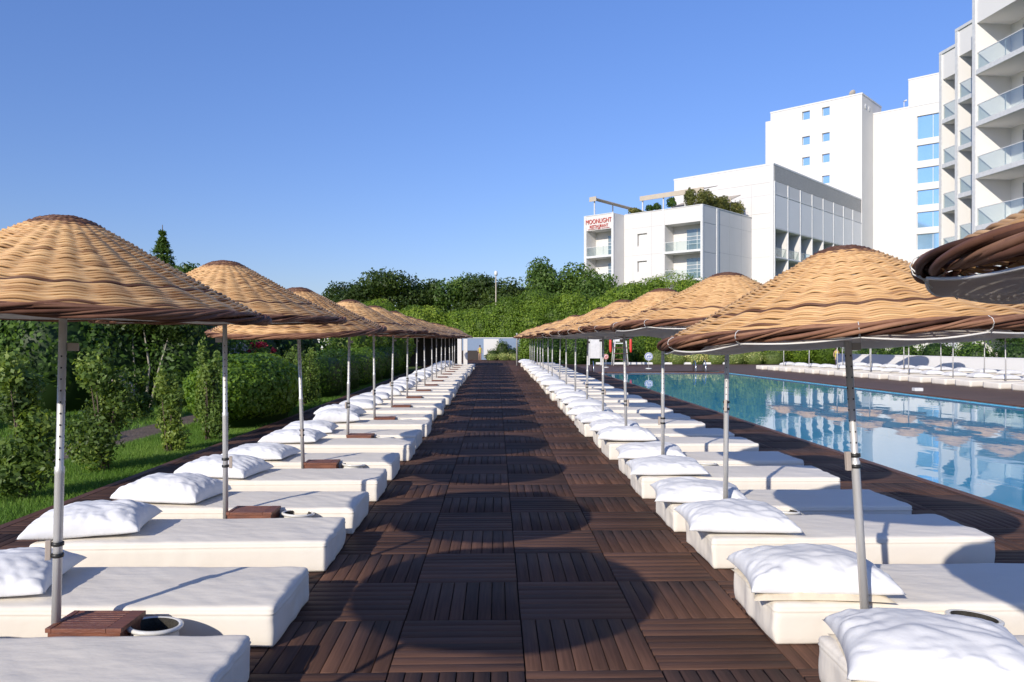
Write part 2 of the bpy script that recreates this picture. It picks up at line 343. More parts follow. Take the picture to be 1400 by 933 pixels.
# ------------------------------------------------------------ wicker umbrellas
PR=np.array([(0,.500),(.07,.494),(.13,.474),(.19,.438),(.28,.386),(.42,.306),(.56,.228),(.70,.152),(.84,.082),(.955,.024)])
def profile(s):
    d=np.r_[0,np.cumsum(np.hypot(*np.diff(PR,axis=0).T))]; d/=d[-1]
    k=np.linspace(0,1,200); rr=np.interp(k,d,PR[:,0]); zz=np.interp(k,d,PR[:,1])
    ker=np.ones(15)/15; pad=7
    r2=np.convolve(np.pad(rr,pad,mode='reflect',reflect_type='odd'),ker,'valid'); z2=np.convolve(np.pad(zz,pad,mode='reflect',reflect_type='odd'),ker,'valid')
    return np.interp(s,k,r2), np.interp(s,k,z2)
def weave(nr, ns, seed):
    rng=np.random.default_rng(seed); ribs=32; V=[];F=[];Tn=[]; off=0
    th=np.arange(ns)*2*np.pi/ns; pitch=1.0/nr; L=1.09
    for i in range(nr):
        s0=.05+(.95)*(i+.5)/nr
        s=s0+pitch*.26*sum(rng.normal()*np.sin(k*th+rng.uniform(0,6.3)) for k in (3,7,13,19))/2
        r,z=profile(np.clip(s,.01,1)); r1,z1=profile(np.clip(s+.01,0,1)); r0,z0=profile(np.clip(s-.01,0,1))
        tr,tz=r1-r0,z1-z0; ln=np.hypot(tr,tz)+1e-9; tr/=ln; tz/=ln; nr_,nz_=-tz,tr
        amp=.0056*min(1,s0*2.2)
        ph=math.pi*(i%2)+rng.normal()*.16
        wv=amp*np.cos(ribs/2*th+ph)+.0016*np.sin(3*th+rng.uniform(0,6))+rng.normal()*.0009
        wv=wv+ .0030*np.cos(ribs*th)*min(1,s0*2)
        ha=L*pitch*.5*(1.0+.22*np.sin(th*rng.integers(4,17)+rng.uniform(0,6.3))*rng.uniform(.3,1)); hn=L*pitch*.55
        cx=r+nr_*wv; cz=z+nz_*wv
        ring=[]
        for (a,b) in ((-1,0),(-.3,1),(.45,.85),(1,-.1),(0,-.8)):
            rr=cx+tr*a*ha+nr_*b*hn; zz=cz+tz*a*ha+nz_*b*hn
            ring.append(np.stack([rr*np.cos(th),rr*np.sin(th),zz],1))
        K=5; V.append(np.concatenate(ring))
        j=np.arange(ns); j2=(j+1)%ns
        for a in range(K):
            b=(a+1)%K; F.append(np.stack([off+a*ns+j,off+a*ns+j2,off+b*ns+j2,off+b*ns+j],1))
        off+=K*ns
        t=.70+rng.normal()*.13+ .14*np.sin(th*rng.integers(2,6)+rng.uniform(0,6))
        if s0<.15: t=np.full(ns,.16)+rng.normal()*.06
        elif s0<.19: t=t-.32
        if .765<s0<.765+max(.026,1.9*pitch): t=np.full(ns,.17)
        Tn.append(np.tile(t,K))
    V=np.concatenate(V);F=np.concatenate(F);Tn=np.concatenate(Tn)
    return V,F,Tn
def rib_mesh(n=32):
    V=[];F=[];off=0; s=np.linspace(.02,1,14); r,z=profile(s)
    for k in range(n):
        a=2*math.pi*k/n; c,s_=math.cos(a),math.sin(a)
        P=[]
        for q in range(4):
            dx,dz=[(0,.006),(.006,0),(0,-.006),(-.006,0)][q]
            P.append(np.stack([r*c-dx*s_, r*s_+dx*c, z+dz-.006],1))
        V.append(np.concatenate(P)); m=len(s); j=np.arange(m-1)
        for q in range(4):
            q2=(q+1)%4; F.append(np.stack([off+q*m+j,off+q*m+j+1,off+q2*m+j+1,off+q2*m+j],1))
        off+=4*m
    return np.concatenate(V),np.concatenate(F)
def rim_mesh(ns, nc, K, seed):
    rng=np.random.default_rng(seed); V=[];F=[];Tn=[];off=0; th=np.arange(ns)*2*np.pi/ns
    for k in range(K):
        turns=int(rng.choice([4,5,6,7,8])); ph=2*math.pi*k/K+rng.normal()*.2
        phi=ph+turns*th+.4*np.sin(2*th+rng.uniform(0,6)); rad=.0055+rng.uniform(0,.0045)
        mr=(.021+.004*np.sin(3*th+rng.uniform(0,6)))*rng.uniform(.75,1.12)
        cx=.968+mr*1.3*np.cos(phi)+.003*np.sin(9*th+k); cz=.006+mr*np.sin(phi)*.95
        for q in range(nc):
            a=2*math.pi*q/nc; rr=cx+rad*math.cos(a); V.append(np.stack([rr*np.cos(th),rr*np.sin(th),cz+rad*math.sin(a)],1))
        j=np.arange(ns); j2=(j+1)%ns
        for q in range(nc):
            q2=(q+1)%nc; F.append(np.stack([off+q*ns+j,off+q*ns+j2,off+q2*ns+j2,off+q2*ns+j],1))
        off+=nc*ns; Tn.append(np.full(nc*ns, np.clip(.5+rng.normal()*.28,.05,.95)))
    return np.concatenate(V),np.concatenate(F),np.concatenate(Tn)
def liner_mesh(seed, nt=12, droop=1.0):
    rng=np.random.default_rng(seed); ns=96; rs=np.linspace(.03,1,16); V=[]; F=[]
    th=np.arange(ns)*2*np.pi/ns
    for i,q in enumerate(rs):
        r=q*(.955+.012*droop)
        z=np.interp(q,[0,.1,.3,.55,.8,1],[.452,.415,.285,.12,.012-.05*droop,-.008-.024*droop])
        sc=np.abs(np.sin(th*nt/2))*droop          # scallop between ties
        zz=z-.016*sc*q**6+ .006*np.sin(5*th+1)*q; rr=r-(.012*sc)*q**6+0*th
        V.append(np.stack([rr*np.cos(th),rr*np.sin(th),zz],1))
    m=len(rs); j=np.arange(ns); j2=(j+1)%ns
    for i in range(m-1): F.append(np.stack([i*ns+j,i*ns+j2,(i+1)*ns+j2,(i+1)*ns+j],1))
    return np.concatenate(V),np.concatenate(F)
def make_umbrella(lod, seed, rimz, ties, clampz, tz=1.0):
    root=empty('wicker_umbrella')
    if lod==0: V,F,t=weave(82,256,seed); rm=rim_mesh(300,6,17,seed)
    elif lod==1: V,F,t=weave(56,192,seed); rm=rim_mesh(130,4,9,seed)
    else: V,F,t=weave(26,52,seed); rm=rim_mesh(72,3,6,seed)
    sc=np.array([.95,.95,tz])
    parts=[]
    rv,rf=rib_mesh()
    n0=len(V); V=np.concatenate([V,rv]); F=np.concatenate([F,rf+n0]); t=np.concatenate([t,np.full(len(rv),.15)])
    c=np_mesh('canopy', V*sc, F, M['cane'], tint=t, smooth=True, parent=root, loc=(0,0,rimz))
    np_mesh('rim', rm[0]*np.array([.95,.95,1]), rm[1], M['rim'], tint=rm[2], smooth=True, parent=root, loc=(0,0,rimz))
    lv,lf=liner_mesh(seed,12,1.0 if ties else .1); np_mesh('liner', lv*sc, lf, M['liner'], smooth=True, parent=root, loc=(0,0,rimz))
    pm=MB(); pm.lathe([(.0,-.02),(.021,-.02),(.021,.95),(.0225,.955),(.0225,.985),(.018,.99),(.018,rimz+.40),(0,rimz+.40)], 14)
    for q in range(10): 
        zz=1.02+q*.055
        for ca_,sa_ in ((1,0),(-1,0),(0,1),(0,-1)): pm.box(ca_*.0179-.0022*abs(sa_)-.0012,ca_*.0179+.0022*abs(sa_)+.0012,sa_*.0179-.0022*abs(ca_)-.0012,sa_*.0179+.0022*abs(ca_)+.0012,zz,zz+.008,mi=1)
    pm.build('pole',[M['alu'],M['black']],root)
    if ties:
        if lod==0:
            ed=[]
            for q in range(193):
                a=2*math.pi*q/192; sc_=abs(math.sin(a*6)); ed.append(((.970-.012*sc_)*.95*math.cos(a),(.970-.012*sc_)*.95*math.sin(a),rimz+(-.030-.016*sc_+.006*math.sin(5*a+1))*tz))
            MB().tube(ed,.0042,6,cap=False).build('liner_edge',M['cord'],root)
        for k in range(12):
            a=2*math.pi*k/12; ca,sa=math.cos(a),math.sin(a); pts=[]
            for q in range(11):
                b=2*math.pi*q/10; rr=.920+.037*math.cos(b); pts.append((rr*ca,rr*sa,rimz+.004+.030*math.sin(b)))
            pts.append((.920*ca+.01,.920*sa,rimz-.045))
            MB().tube(pts,.0017,5).build('cord_tie',M['cord'],root)
    if lod<2:
        for dz in (0,.055):
            cm=MB(); cm.lathe([(.0225,dz),(.0275,dz+.002),(.0275,dz+.018),(.0225,dz+.02)],14,(0,0,clampz)); cm.build('clamp_band',M['black'],root)
        h=MB(); h.box(-.052,-.0275,-.012,.012,clampz-.01,clampz+.085); h.build('clamp_block',M['plate'],root,bevel=.003)
        k=MB(); k.box(.02,.07,-.006,.006,1.545,1.583); k.build('crank_plate',M['plate'],root,bevel=.002)
    return root
DP=1.47*H; D1=2.27*H
protoL0=make_umbrella(0,11,1.715,False,.55,.95)
protoR0=make_umbrella(0,21,1.612,True,.95,.93)
protoM=make_umbrella(1,31,1.70,False,.62,.92)
protoMR=make_umbrella(1,51,1.69,True,.62,.92)
protoF=make_umbrella(2,41,1.69,False,.62,.92)
used=set()
rnd=random.Random(5)
def place_umb(proto,x,y,label,group,tx=0,ty=0,rz=0,dz=0,cat='umbrella'):
    o = proto if proto not in used else copy_tree(proto)
    used.add(proto)
    o.rotation_mode='ZYX'; o.location=(x,y,dz); o.rotation_euler=(R(tx),R(ty),R(rz))
    tag(o,label,cat,group)
    return o
# ty>0 leans to the right, tx>0 leans back towards the camera
LT={-1:(0,0,0),0:(0,0,.14),1:(0,1.4,.0),2:(.5,0,.03),3:(4.6,-.6,-.02),4:(-.5,.8,.0),5:(1,-.4,.02)}
for n in range(-1,17):
    tx,ty,dz=LT.get(n,(rnd.uniform(-1.4,1.4),rnd.uniform(-1.2,1.2),rnd.uniform(-.03,.02)))
    y=D1+DP*(n-1); x=-1.336*H+(0 if n<4 else rnd.uniform(-.03,.03))
    if n==1: x=-2.125
    if n==2: x=-2.155
    if n==3: x=-2.14
    m=n+2
    if n<=0: lab='woven cane umbrella just outside the left edge of view, %s'%('behind the viewer' if n==-1 else 'beside the viewer')
    elif n==1: lab='large woven cane umbrella in the near left corner, biggest of the left row'
    elif n==3: lab='woven cane umbrella tipped towards the viewer, third visible in the left row'
    else: lab='woven cane umbrella on a pole, %s from the viewer in the left row'%ordw(n)
    place_umb(protoL0 if n<=3 else (protoM if n<=8 else protoF),x,y,lab,'wicker umbrellas along the left row of mattresses',tx,ty,rnd.uniform(0,360) if n!=1 else 20,dz)
RT={0:(0,.8,.135),1:(-2.8,-2.4,.0),2:(-2,1.2,.07),3:(0,0,.02)}
for n in range(0,18):
    tx,ty,dz=RT.get(n,(rnd.uniform(-1.4,1.4),rnd.uniform(-1.2,1.2),rnd.uniform(-.03,.02)))
    y=D1+DP*(n-1)+(.05 if n else 0); x=1.18*H+(0 if n<4 else rnd.uniform(-.03,.03))
    if n==1: x=1.86
    if n==2: x=1.87
    if n==0: x-=.10
    if n==0: lab='cane umbrella cut off by the right edge, dark rim closest to the viewer'
    elif n==1: lab='large cane umbrella at right with leaning pole and grey liner tied with white cords'
    else: lab='woven cane umbrella with cloth liner, %s whole one from the viewer in the right row'%ordw(n)
    place_umb(protoR0 if n<=2 else (protoMR if n<=6 else protoF),x,y,lab,'wicker umbrellas along the right row of mattresses',tx,ty,rnd.uniform(0,360) if n>1 else 7,dz)

# ------------------------------------------------------------ mattresses, pillows, boxes, pots
def fbm(x,y,z): return noise.fractal(Vector((x,y,z)),1.0,2.0,4)
def shell_box(nx,ny,nz):
    ZL=[-1,-.9,-.6,-.3,0,.3,.52,.60,.65,.70,.82,.93,1] if nz==12 else None
    idx={};V=[];F=[]
    def vid(i,j,k):
        if (i,j,k) not in idx: idx[(i,j,k)]=len(V); V.append((i/nx*2-1,j/ny*2-1,ZL[k] if ZL else k/nz*2-1))
        return idx[(i,j,k)]
    for i in range(nx):
        for j in range(ny):
            F.append((vid(i,j,nz),vid(i+1,j,nz),vid(i+1,j+1,nz),vid(i,j+1,nz))); F.append((vid(i,j,0),vid(i,j+1,0),vid(i+1,j+1,0),vid(i+1,j,0)))
    for i in range(nx):
        for k in range(nz):
            F.append((vid(i,0,k),vid(i+1,0,k),vid(i+1,0,k+1),vid(i,0,k+1))); F.append((vid(i,ny,k),vid(i,ny,k+1),vid(i+1,ny,k+1),vid(i+1,ny,k)))
    for j in range(ny):
        for k in range(nz):
            F.append((vid(0,j,k),vid(0,j,k+1),vid(0,j+1,k+1),vid(0,j+1,k))); F.append((vid(nx,j,k),vid(nx,j+1,k),vid(nx,j+1,k+1),vid(nx,j,k+1)))
    return np.array(V),F
def mattress(name,nx,ny,nz,seed,L=2.0,W=.70,Hh=.21,loose=1.0):
    V,F=shell_box(nx,ny,nz); hx,hy,hz=L/2,W/2,Hh/2; r=.024; out=[]
    for a,b,c in V:
        p=Vector((a*hx,b*hy,c*hz)); q=Vector((max(-hx+r,min(hx-r,p.x)),max(-hy+r,min(hy-r,p.y)),max(-hz+r,min(hz-r,p.z))))
        d=p-q
        if d.length>1e-6: p=q+d.normalized()*r
        z=p.z
        top=max(0,c)
        # cloth: long soft diagonal wrinkles, slack at the two ends, small crown
        wr=fbm(p.x*1.3+seed*7.1,p.y*3.2+p.x*1.1,seed*3.3)*.006+.007*abs(noise.noise(Vector((p.x*6+p.y*7+seed,p.y*3-p.x*2,seed))))+ max(0,noise.noise(Vector((p.x*2.6+p.y*3.1+seed,p.y*2.2-p.x*1.2,seed*2.1))))**1.4*.028*(.5+.5*noise.noise(Vector((p.x*1.1,p.y,seed))))
        n=Vector((a**9,b**9,c**5)); 
        if n.length>0: n.normalize()
        e=.5+.7*abs(a)**4
        p=p+n*wr*e*loose
        if a>.9 or a<-.9:
            p.x+= .010*noise.noise(Vector((p.y*7,p.z*12,seed*5+a)))*loose
        if c>0: p.z+=.006*(1-a*a)*(1-b*b)
        if c<-.9: p.z=-hz+ .004*max(0,noise.noise(Vector((p.x*4,p.y*5,seed))))
        # seam groove a little under the top edge
        if (abs(a)>.999 or abs(b)>.999):
            o2=Vector((math.copysign(1,a) if abs(a)>.999 else 0, math.copysign(1,b) if abs(b)>.999 else 0, 0))
            if abs(c-.65)<.01: p+=o2*.0045
            elif abs(c-.60)<.01 or abs(c-.70)<.01: p-=o2*.003
        out.append((p.x,p.y,p.z+hz))
    return np_mesh(name,out,F,M['mattress'],smooth=True)
mats_near=[mattress('sun_mattress',110,40,12,s,loose=1.0) for s in (1,2,3)]
mats_far=[mattress('sun_mattress',30,12,4,s,loose=.8) for s in (4,5)]
def pillow_np(nu,nv,seed,a=.38,b=.305,Tt=.085,sag=.0):
    V=[];F=[]; 
    for side in (1,-1):
        base=len(V)
        for i in range(nu+1):
            for j in range(nv+1):
                u=i/nu*2-1; v=j/nv*2-1
                x=a*u*(1-.07*(1-v*v)*abs(u)**3)*(1+.02*abs(u*v)**3); y=b*v*(1-.10*(1-u*u)*abs(v)**3)
                f=((1-abs(u)**2.6)*(1-abs(v)**2.6)); f=max(f,0)**.42
                z=Tt*f*(1+.18*noise.noise(Vector((u*1.2+seed*3,v*1.2,seed))))
                # creases: ridges running in from the corners and short edges
                cr=0
                ed=min(1,(abs(u)**3+abs(v)**3))
                ang=math.atan2(v*.8,u)
                cr+=.016*(abs(noise.noise(Vector((ang*3.2+seed*9,(abs(u)+abs(v))*.8,seed))))-.2)*ed
                cr+=.016*(abs(noise.noise(Vector((u*2.1+v*1.3+seed,v*2.7-u*.9,seed*4))))-.22)
                cr+=.010*(abs(noise.noise(Vector((u*4.2+v*2.3+seed*2,v*5.1-u*1.7,seed*8))))-.22)*(.4+ed)
                if side==1: z+=cr*min(1,f*2.2)*1.5
                else: z=-z*.28+cr*.15*f
                V.append((x,y,z))
        for i in range(nu):
            for j in range(nv):
                q=[base+i*(nv+1)+j,base+(i+1)*(nv+1)+j,base+(i+1)*(nv+1)+j+1,base+i*(nv+1)+j+1]
                F.append(q if side==1 else q[::-1])
    V=np.array(V); V[:,2]-=V[:,2].min()
    # weld the two halves along the border
    return V,F
def make_pillow(nu,nv,seed,**k):
    V,F=pillow_np(nu,nv,seed,**k)
    o=np_mesh('pillow',V,F,M['pillow'],smooth=True)
    import bmesh
    bm=bmesh.new(); bm.from_mesh(o.data); bmesh.ops.remove_doubles(bm,verts=bm.verts,dist=.0035); bm.to_mesh(o.data); bm.free()
    return o
pil_near=[make_pillow(64,48,s,Tt=t) for s,t in ((1,.15),(2,.135),(3,.16),(4,.13),(5,.145))]
pil_far=[make_pillow(18,14,s,Tt=.145) for s in (6,7)]
def first_or_copy(o):
    if o not in used: used.add(o); return o
    c=o.copy(); COL.objects.link(c); return c
box=empty('side_box'); bm_=MB()
bm_.box(-.215,.215,-.15,-.128,.0,.215); bm_.box(-.215,.215,.128,.15,.0,.215); bm_.box(-.215,-.193,-.127,.127,.0,.213); bm_.box(.193,.215,-.127,.127,.0,.213)
bm_.build('box_body',M['box'],box,bevel=.002)
tp=MB()
for i in range(7): tp.box(-.185,.13,-.128+i*.0375,-.128+i*.0375+.033,.218,.236)
tp.box(.135,.225,-.16,.16,.217,.238); tp.box(-.225,-.19,-.16,.16,.217,.238); tp.box(-.188,.133,-.16,-.132,.2165,.237); tp.box(-.188,.133,.137,.16,.2165,.237)
tp.build('slatted_lid',M['box'],box,bevel=.0015)
pot=empty('ceramic_pot')
pb=MB(); pb.lathe([(0,0),(.085,0),(.105,.02),(.118,.08),(.116,.14),(.108,.17),(.112,.178),(.125,.183),(.130,.190),(.129,.199),(.120,.203),(.108,.200),(.100,.185),(.104,.14),(.104,.10)],36); pb.build('pot_body',M['ceramic'],pot)
sb=MB(); sb.lathe([(0.0,.115),(.05,.118),(.100,.11),(.1015,.14),(.098,.184),(.104,.200)],28); sb.build('sand_and_shade_lining',M['pot_inside'],pot)  # sand, plus a dark lining that paints shade onto the inner walls

LF={1:1.765,2:2.435,3:3.20,4:3.84,5:4.585,6:5.27}
RF={1:1.72,2:2.41,3:3.216,4:3.83,5:4.63,6:5.27}
GM={'left':'white mattresses in the left row','right':'white mattresses in the right row'}
GP={'left':'white pillows in the left row','right':'white pillows in the right row'}
W_=.435*H
rr=random.Random(12)
for side,cx0,ff,N in (('left',-1.35*H,LF,34),('right',1.553*H,RF,36)):
    for i in range(1,N+1):
        n=(i+1)//2; dn=2.27+1.47*(n-1)
        front=ff.get(i,(dn-.545 if i%2 else dn+.095)+rr.uniform(-.02,.02))*H
        cy=front+W_/2; cx=cx0+rr.uniform(-.045,.045); a=R(rr.uniform(-1.5,1.5))
        if i==1 and side=='left': cx=cx0+.01
        near=i<=10
        mt=first_or_copy(mats_near[(i*2+(side=='left'))%3] if near else mats_far[i%2])
        mt.location=(cx,cy,.003); mt.rotation_euler=(0,0,a+(math.pi if (near and i%2) else 0))
        # the canvas of a real row is never quite the same length
        side_t='walkway edge' if side=='left' else 'walkway'
        tag(mt,'low white mattress, %s from the viewer in the row %s of the walkway'%(ordw(i),side),'mattress',GM[side])
        pl=first_or_copy(pil_near[(i*3+(side=='right'))%5] if near else pil_far[i%2])
        if side=='left':
            px=cx-.60+rr.uniform(-.07,.07)-(.06 if i<=3 else 0); py=cy+rr.uniform(-.04,.04); pa=R(rr.uniform(-12,12)); 
        else:
            px=cx-.72+rr.uniform(-.03,.05); py=cy+rr.uniform(-.05,.02); pa=R(rr.uniform(-16,4))
        if side=='right' and i==1: px,py,pa=1.86,1.74*H+.34,R(-16)
        if side=='right' and i==2: px,py,pa=1.775,cy-.02,R(-6)
        pl.location=(px,py,.218); pl.rotation_euler=(R(rr.uniform(-1.5,1.5)),R(rr.uniform(-1.5,1.5)),pa+(math.pi if rr.random()<.5 else 0))
        zs=rr.uniform(.78,1.08); pl.scale=(1.02,1.08,zs) if side=='right' else (1,1,zs)
        tag(pl,'plump white pillow on the %s mattress from the viewer in the %s row'%(ordw(i),side),'pillow',GP[side])
        if side=='right' and i<=2:
            V,F=pillow_np(40,30,9+i,a=.35,b=.275,Tt=.05)
            ins=np_mesh('pillow_insert',V,F,M['insert'],smooth=True,parent=pl,loc=(.0,0,.0))
            f=-1 if abs(pl.rotation_euler.z)<1.5 else 1
            ins.location=(0.02*f,.045*f,-.012); 
bused=False
for n in range(1,17):
    y=D1+DP*(n-1)
    b=box if n==1 else copy_tree(box)
    b.location=(-2.14+.20 + (0 if n>1 else .0), y+.03, 0); b.rotation_euler=(0,0,R(rr.uniform(-4,4))); b.scale=(.80,.74,1)
    tag(b,'slatted wooden side box beside the %s umbrella pole of the left row'%ordw(n),'side table','wooden boxes between the left mattresses')
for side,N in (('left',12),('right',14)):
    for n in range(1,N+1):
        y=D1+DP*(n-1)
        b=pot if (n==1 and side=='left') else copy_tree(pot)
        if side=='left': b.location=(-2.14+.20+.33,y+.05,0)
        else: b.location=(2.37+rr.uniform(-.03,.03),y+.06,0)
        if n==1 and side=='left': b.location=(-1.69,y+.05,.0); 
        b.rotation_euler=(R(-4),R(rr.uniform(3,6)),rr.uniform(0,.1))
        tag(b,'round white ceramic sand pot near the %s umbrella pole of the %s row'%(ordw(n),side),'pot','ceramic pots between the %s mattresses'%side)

# ---- rows on the far side of the pool
fr=random.Random(9)
for row,(c0,ys) in enumerate(((20.34,[38.4-2.34*k for k in range(9)]),(23.54,[38.6-2.34*k for k in range(7)]))):
    rn='front' if row==0 else 'back'
    for k,y in enumerate(ys):
        x=c0-.14*y
        place_umb(protoF,x,y,'cane umbrella across the pool, %s from the far end in the %s row'%(ordw(k+1),rn),'wicker umbrellas across the pool',fr.uniform(-1,1),fr.uniform(-1,1),fr.uniform(0,360))
        for q in (0,1):
            i=2*k+q+1; yy=y+(.72 if q==0 else -.48)+.0; xx=c0-.14*yy
            m=mats_far[i%2].copy(); COL.objects.link(m); m.location=(xx,yy,.003); m.rotation_euler=(0,0,R(8)); 
            tag(m,'white mattress across the pool, %s from the far end in the %s row'%(ordw(i),rn),'mattress','white mattresses across the pool')
            p_=pil_far[i%2].copy(); COL.objects.link(p_); p_.location=(xx+.62,yy,.216); p_.rotation_euler=(0,0,R(fr.uniform(-6,14)))
            tag(p_,'white pillow across the pool, %s from the far end of the %s row'%(ordw(i),rn),'pillow','white pillows across the pool')

# ------------------------------------------------------------ walls and small structures
def vbox(name,a,b,th,z0,z1,m,parent=None):
    mb=MB(); strip(a,b,th,z0,z1,mb); return mb.build(name,m,parent,bevel=.01)
gw=empty('garden_wall',(20,41,0)); 
o=vbox('wall_body',(19.0,41.2),(25.6,21.8),-.3,0,.75,M['wallpaint']); o.parent=gw; o.location=(-20,-41,0)
o=vbox('wall_cap',(18.96,41.25),(25.63,21.75),-.36,.752,.79,M['wallpaint']); o.parent=gw; o.location=(-20,-41,0)
tag(gw,'long low white garden wall behind the loungers across the pool','wall')
bw=empty('end_wall',(-.4,58,0))
mb=MB(); mb.box(-2.6,2.3,0,.25,-.07,1.68); mb.build('wall_body',M['bluewall'],bw,bevel=.01)
mb=MB(); mb.box(-2.65,2.35,-.03,.28,1.683,1.73); mb.build('wall_cap',M['wallpaint'],bw)
mb=MB(); mb.box(-.55,.62,-.04,-.003,.36,1.62); mb.build('white_panel',M['white'],bw)
mb=MB(); mb.box(-2.3,-.75,-.03,-.004,.0,.72); mb.build('dark_panel',M['darkroof'],bw)
tag(bw,'blue-grey wall with a white panel closing off the end of the walkway','wall')
cpst=MB(); cpst.lathe([(0,0),(.05,0),(.05,1.95),(.055,1.96),(0,1.97)],10); o=cpst.build('metal_post',M['alu']); o.location=(1.27,45.1,0); tag(o,'thin grey post at the corner of the walkway, just past the right row','post')
pv=empty('garden_pavilion',(-7,41.5,0))
mb=MB(); mb.box(-5.3,-1.25,-.25,0,1.27,1.72); mb.build('fascia',M['white'],pv)
mb=MB(); mb.box(-5.3,5.2,.003,5,1.80,1.92); mb.build('roof',M['darkroof'],pv)
mb=MB(); mb.box(-5.3,4.9,4.7,4.9,-.07,1.79); mb.build('back_wall',M['darkroof'],pv)
for x in (-5.2,-3.9,-2.6,-1.4):
    mb=MB(); mb.box(x-.06,x+.06,-.18,-.06,-.07,1.268); mb.build('post',M['frame'],pv)
for x in (4.98,5.31):
    mb=MB(); mb.box(x-.11,x+.11,-.2,.0,-.02,1.62); mb.build('column',M['white'],pv)
tag(pv,'low garden pavilion with white fascia and thick white end columns left of the walkway end','pavilion')
# people
def person(loc,hh,yaw,label,arm):
    root=empty('person',loc,yaw)
    def skin(name,verts,edges,rad,m):
        me=bpy.data.meshes.new(name); me.from_pydata(verts,edges,[]); me.materials.append(m)
        o=bpy.data.objects.new(name,me); COL.objects.link(o); o.parent=root; o.scale=(hh,hh,hh)
        s=o.modifiers.new('skin','SKIN'); 
        for i,r_ in enumerate(rad): me.skin_vertices[0].data[i].radius=(r_,r_*.8)
        me.skin_vertices[0].data[0].use_root=True
        o.modifiers.new('sub','SUBSURF').levels=1; o.modifiers['sub'].render_levels=2; s.use_smooth_shade=True
        return o
    v=[(0,0,.52),(0,0,.62),(0,0,.74),(0,0,.81),(0,0,.855),(0,-.005,.93),(0,0,.985),
       (.055,0,.49),(.06,.01,.28),(.06,.02,.05),(.06,-.05,.015),(-.055,0,.49),(-.065,-.03,.28),(-.06,.0,.05),(-.06,-.07,.015),
       (.11,0,.79),(.15,.01,.64),(.15,-.05,.52),(.15,-.07,.47),(-.11,0,.79),(-.16,0,.65),arm,(arm[0]*1.1,arm[1]-.03,arm[2]+.03)]
    e=[(0,1),(1,2),(2,3),(3,4),(4,5),(5,6),(0,7),(7,8),(8,9),(9,10),(0,11),(11,12),(12,13),(13,14),(3,15),(15,16),(16,17),(17,18),(3,19),(19,20),(20,21),(21,22)]
    rr_=[.075,.07,.08,.06,.03,.055,.045,.05,.035,.022,.02,.05,.035,.022,.02,.032,.025,.019,.018,.032,.025,.019,.018]
    skin('body',v,e,rr_,M['skin'])
    v=[(0,0,.50),(0,0,.62),(0,0,.74),(0,0,.80),(.105,0,.78),(-.105,0,.78),(.055,0,.44),(-.055,0,.44)]
    skin('yellow_clothes',v,[(0,1),(1,2),(2,3),(3,4),(3,5),(0,6),(0,7)],[.09,.083,.092,.062,.042,.042,.065,.065],M['yellow'])
    hm=MB(); hm.lathe([(0,.075),(.035,.066),(.055,.04),(.062,.01),(.056,-.02),(.04,-.03)],14,(0,.012,.93)); hh_=hm.build('hair',M['hair'],root); hh_.scale=(hh,hh,hh)
    for sx in (-1,1):
        em=MB(); em.lathe([(0,.006),(.006,0),(0,-.006)],8,(sx*.018,-.052,.935)); q=em.build('eye',M['hair'],root); q.scale=(hh,hh,hh)
    tag(root,label,'person'); return root
person((-1.2,56,0),1.15,R(15),'small person in yellow clothes with bare legs standing before the blue-grey end wall',(-.12,-.10,.56))
person((19.35,41.9,0),1.15,R(10),'person in a yellow top seen behind the far end of the low white wall',(-.17,-.05,.52))

# ------------------------------------------------------------ pool-side things
sg=empty('notice_board',(6.1,45.8,0))
mb=MB(); mb.box(-.30,.32,-.02,.02,.42,1.62); mb.build('board',M['frame'],sg,bevel=.005)
for x in (-.36,.38): 
    mb=MB(); mb.box(x-.04,x+.04,-.04,.04,0,1.7); mb.build('post',M['frame'],sg)
tag(sg,'white notice board on two posts beyond the far left pool corner','sign')
lc=empty('lifeguard_chair',(7.6,45.5,0))
for x,y in ((-.45,-.35),(.45,-.35),(-.45,.35),(.45,.35)):
    mb=MB(); mb.tube([(x,y,0),(x*.75,y*.75,1.45),(x*.72,y*.72,1.9 if y>0 else 1.5)],.035,8); mb.build('leg',M['frame'],lc)
for z in (.35,.7,1.05):
    mb=MB(); mb.box(-.42,.42,-.35,-.31,z,z+.05); mb.build('rung',M['edge_wood'],lc)
mb=MB(); mb.box(-.36,.36,-.33,.3,1.32,1.38); mb.build('seat',M['frame'],lc)
mb=MB(); mb.box(-.34,.34,.27,.31,1.45,1.9); mb.build('backrest',M['greypanel'],lc)
tag(lc,'white lifeguard chair with ladder rungs beyond the far edge of the pool','chair')
for x,l in ((-.62,'left'),(.62,'right')):
    mb=MB(); mb.tube([(0,0,.78),(.01,-.01,.82),(.0,0,1.0),(0,0,1.45),(0,0,1.62),(0,0,1.66)],[.02,.07,.085,.085,.07,.02],12)
    o=mb.build('rescue_float',M['redfoam']); o.location=(7.6+x,45.25,0); tag(o,'red rescue float hanging on the %s side of the lifeguard chair'%l,'rescue float','red rescue floats')
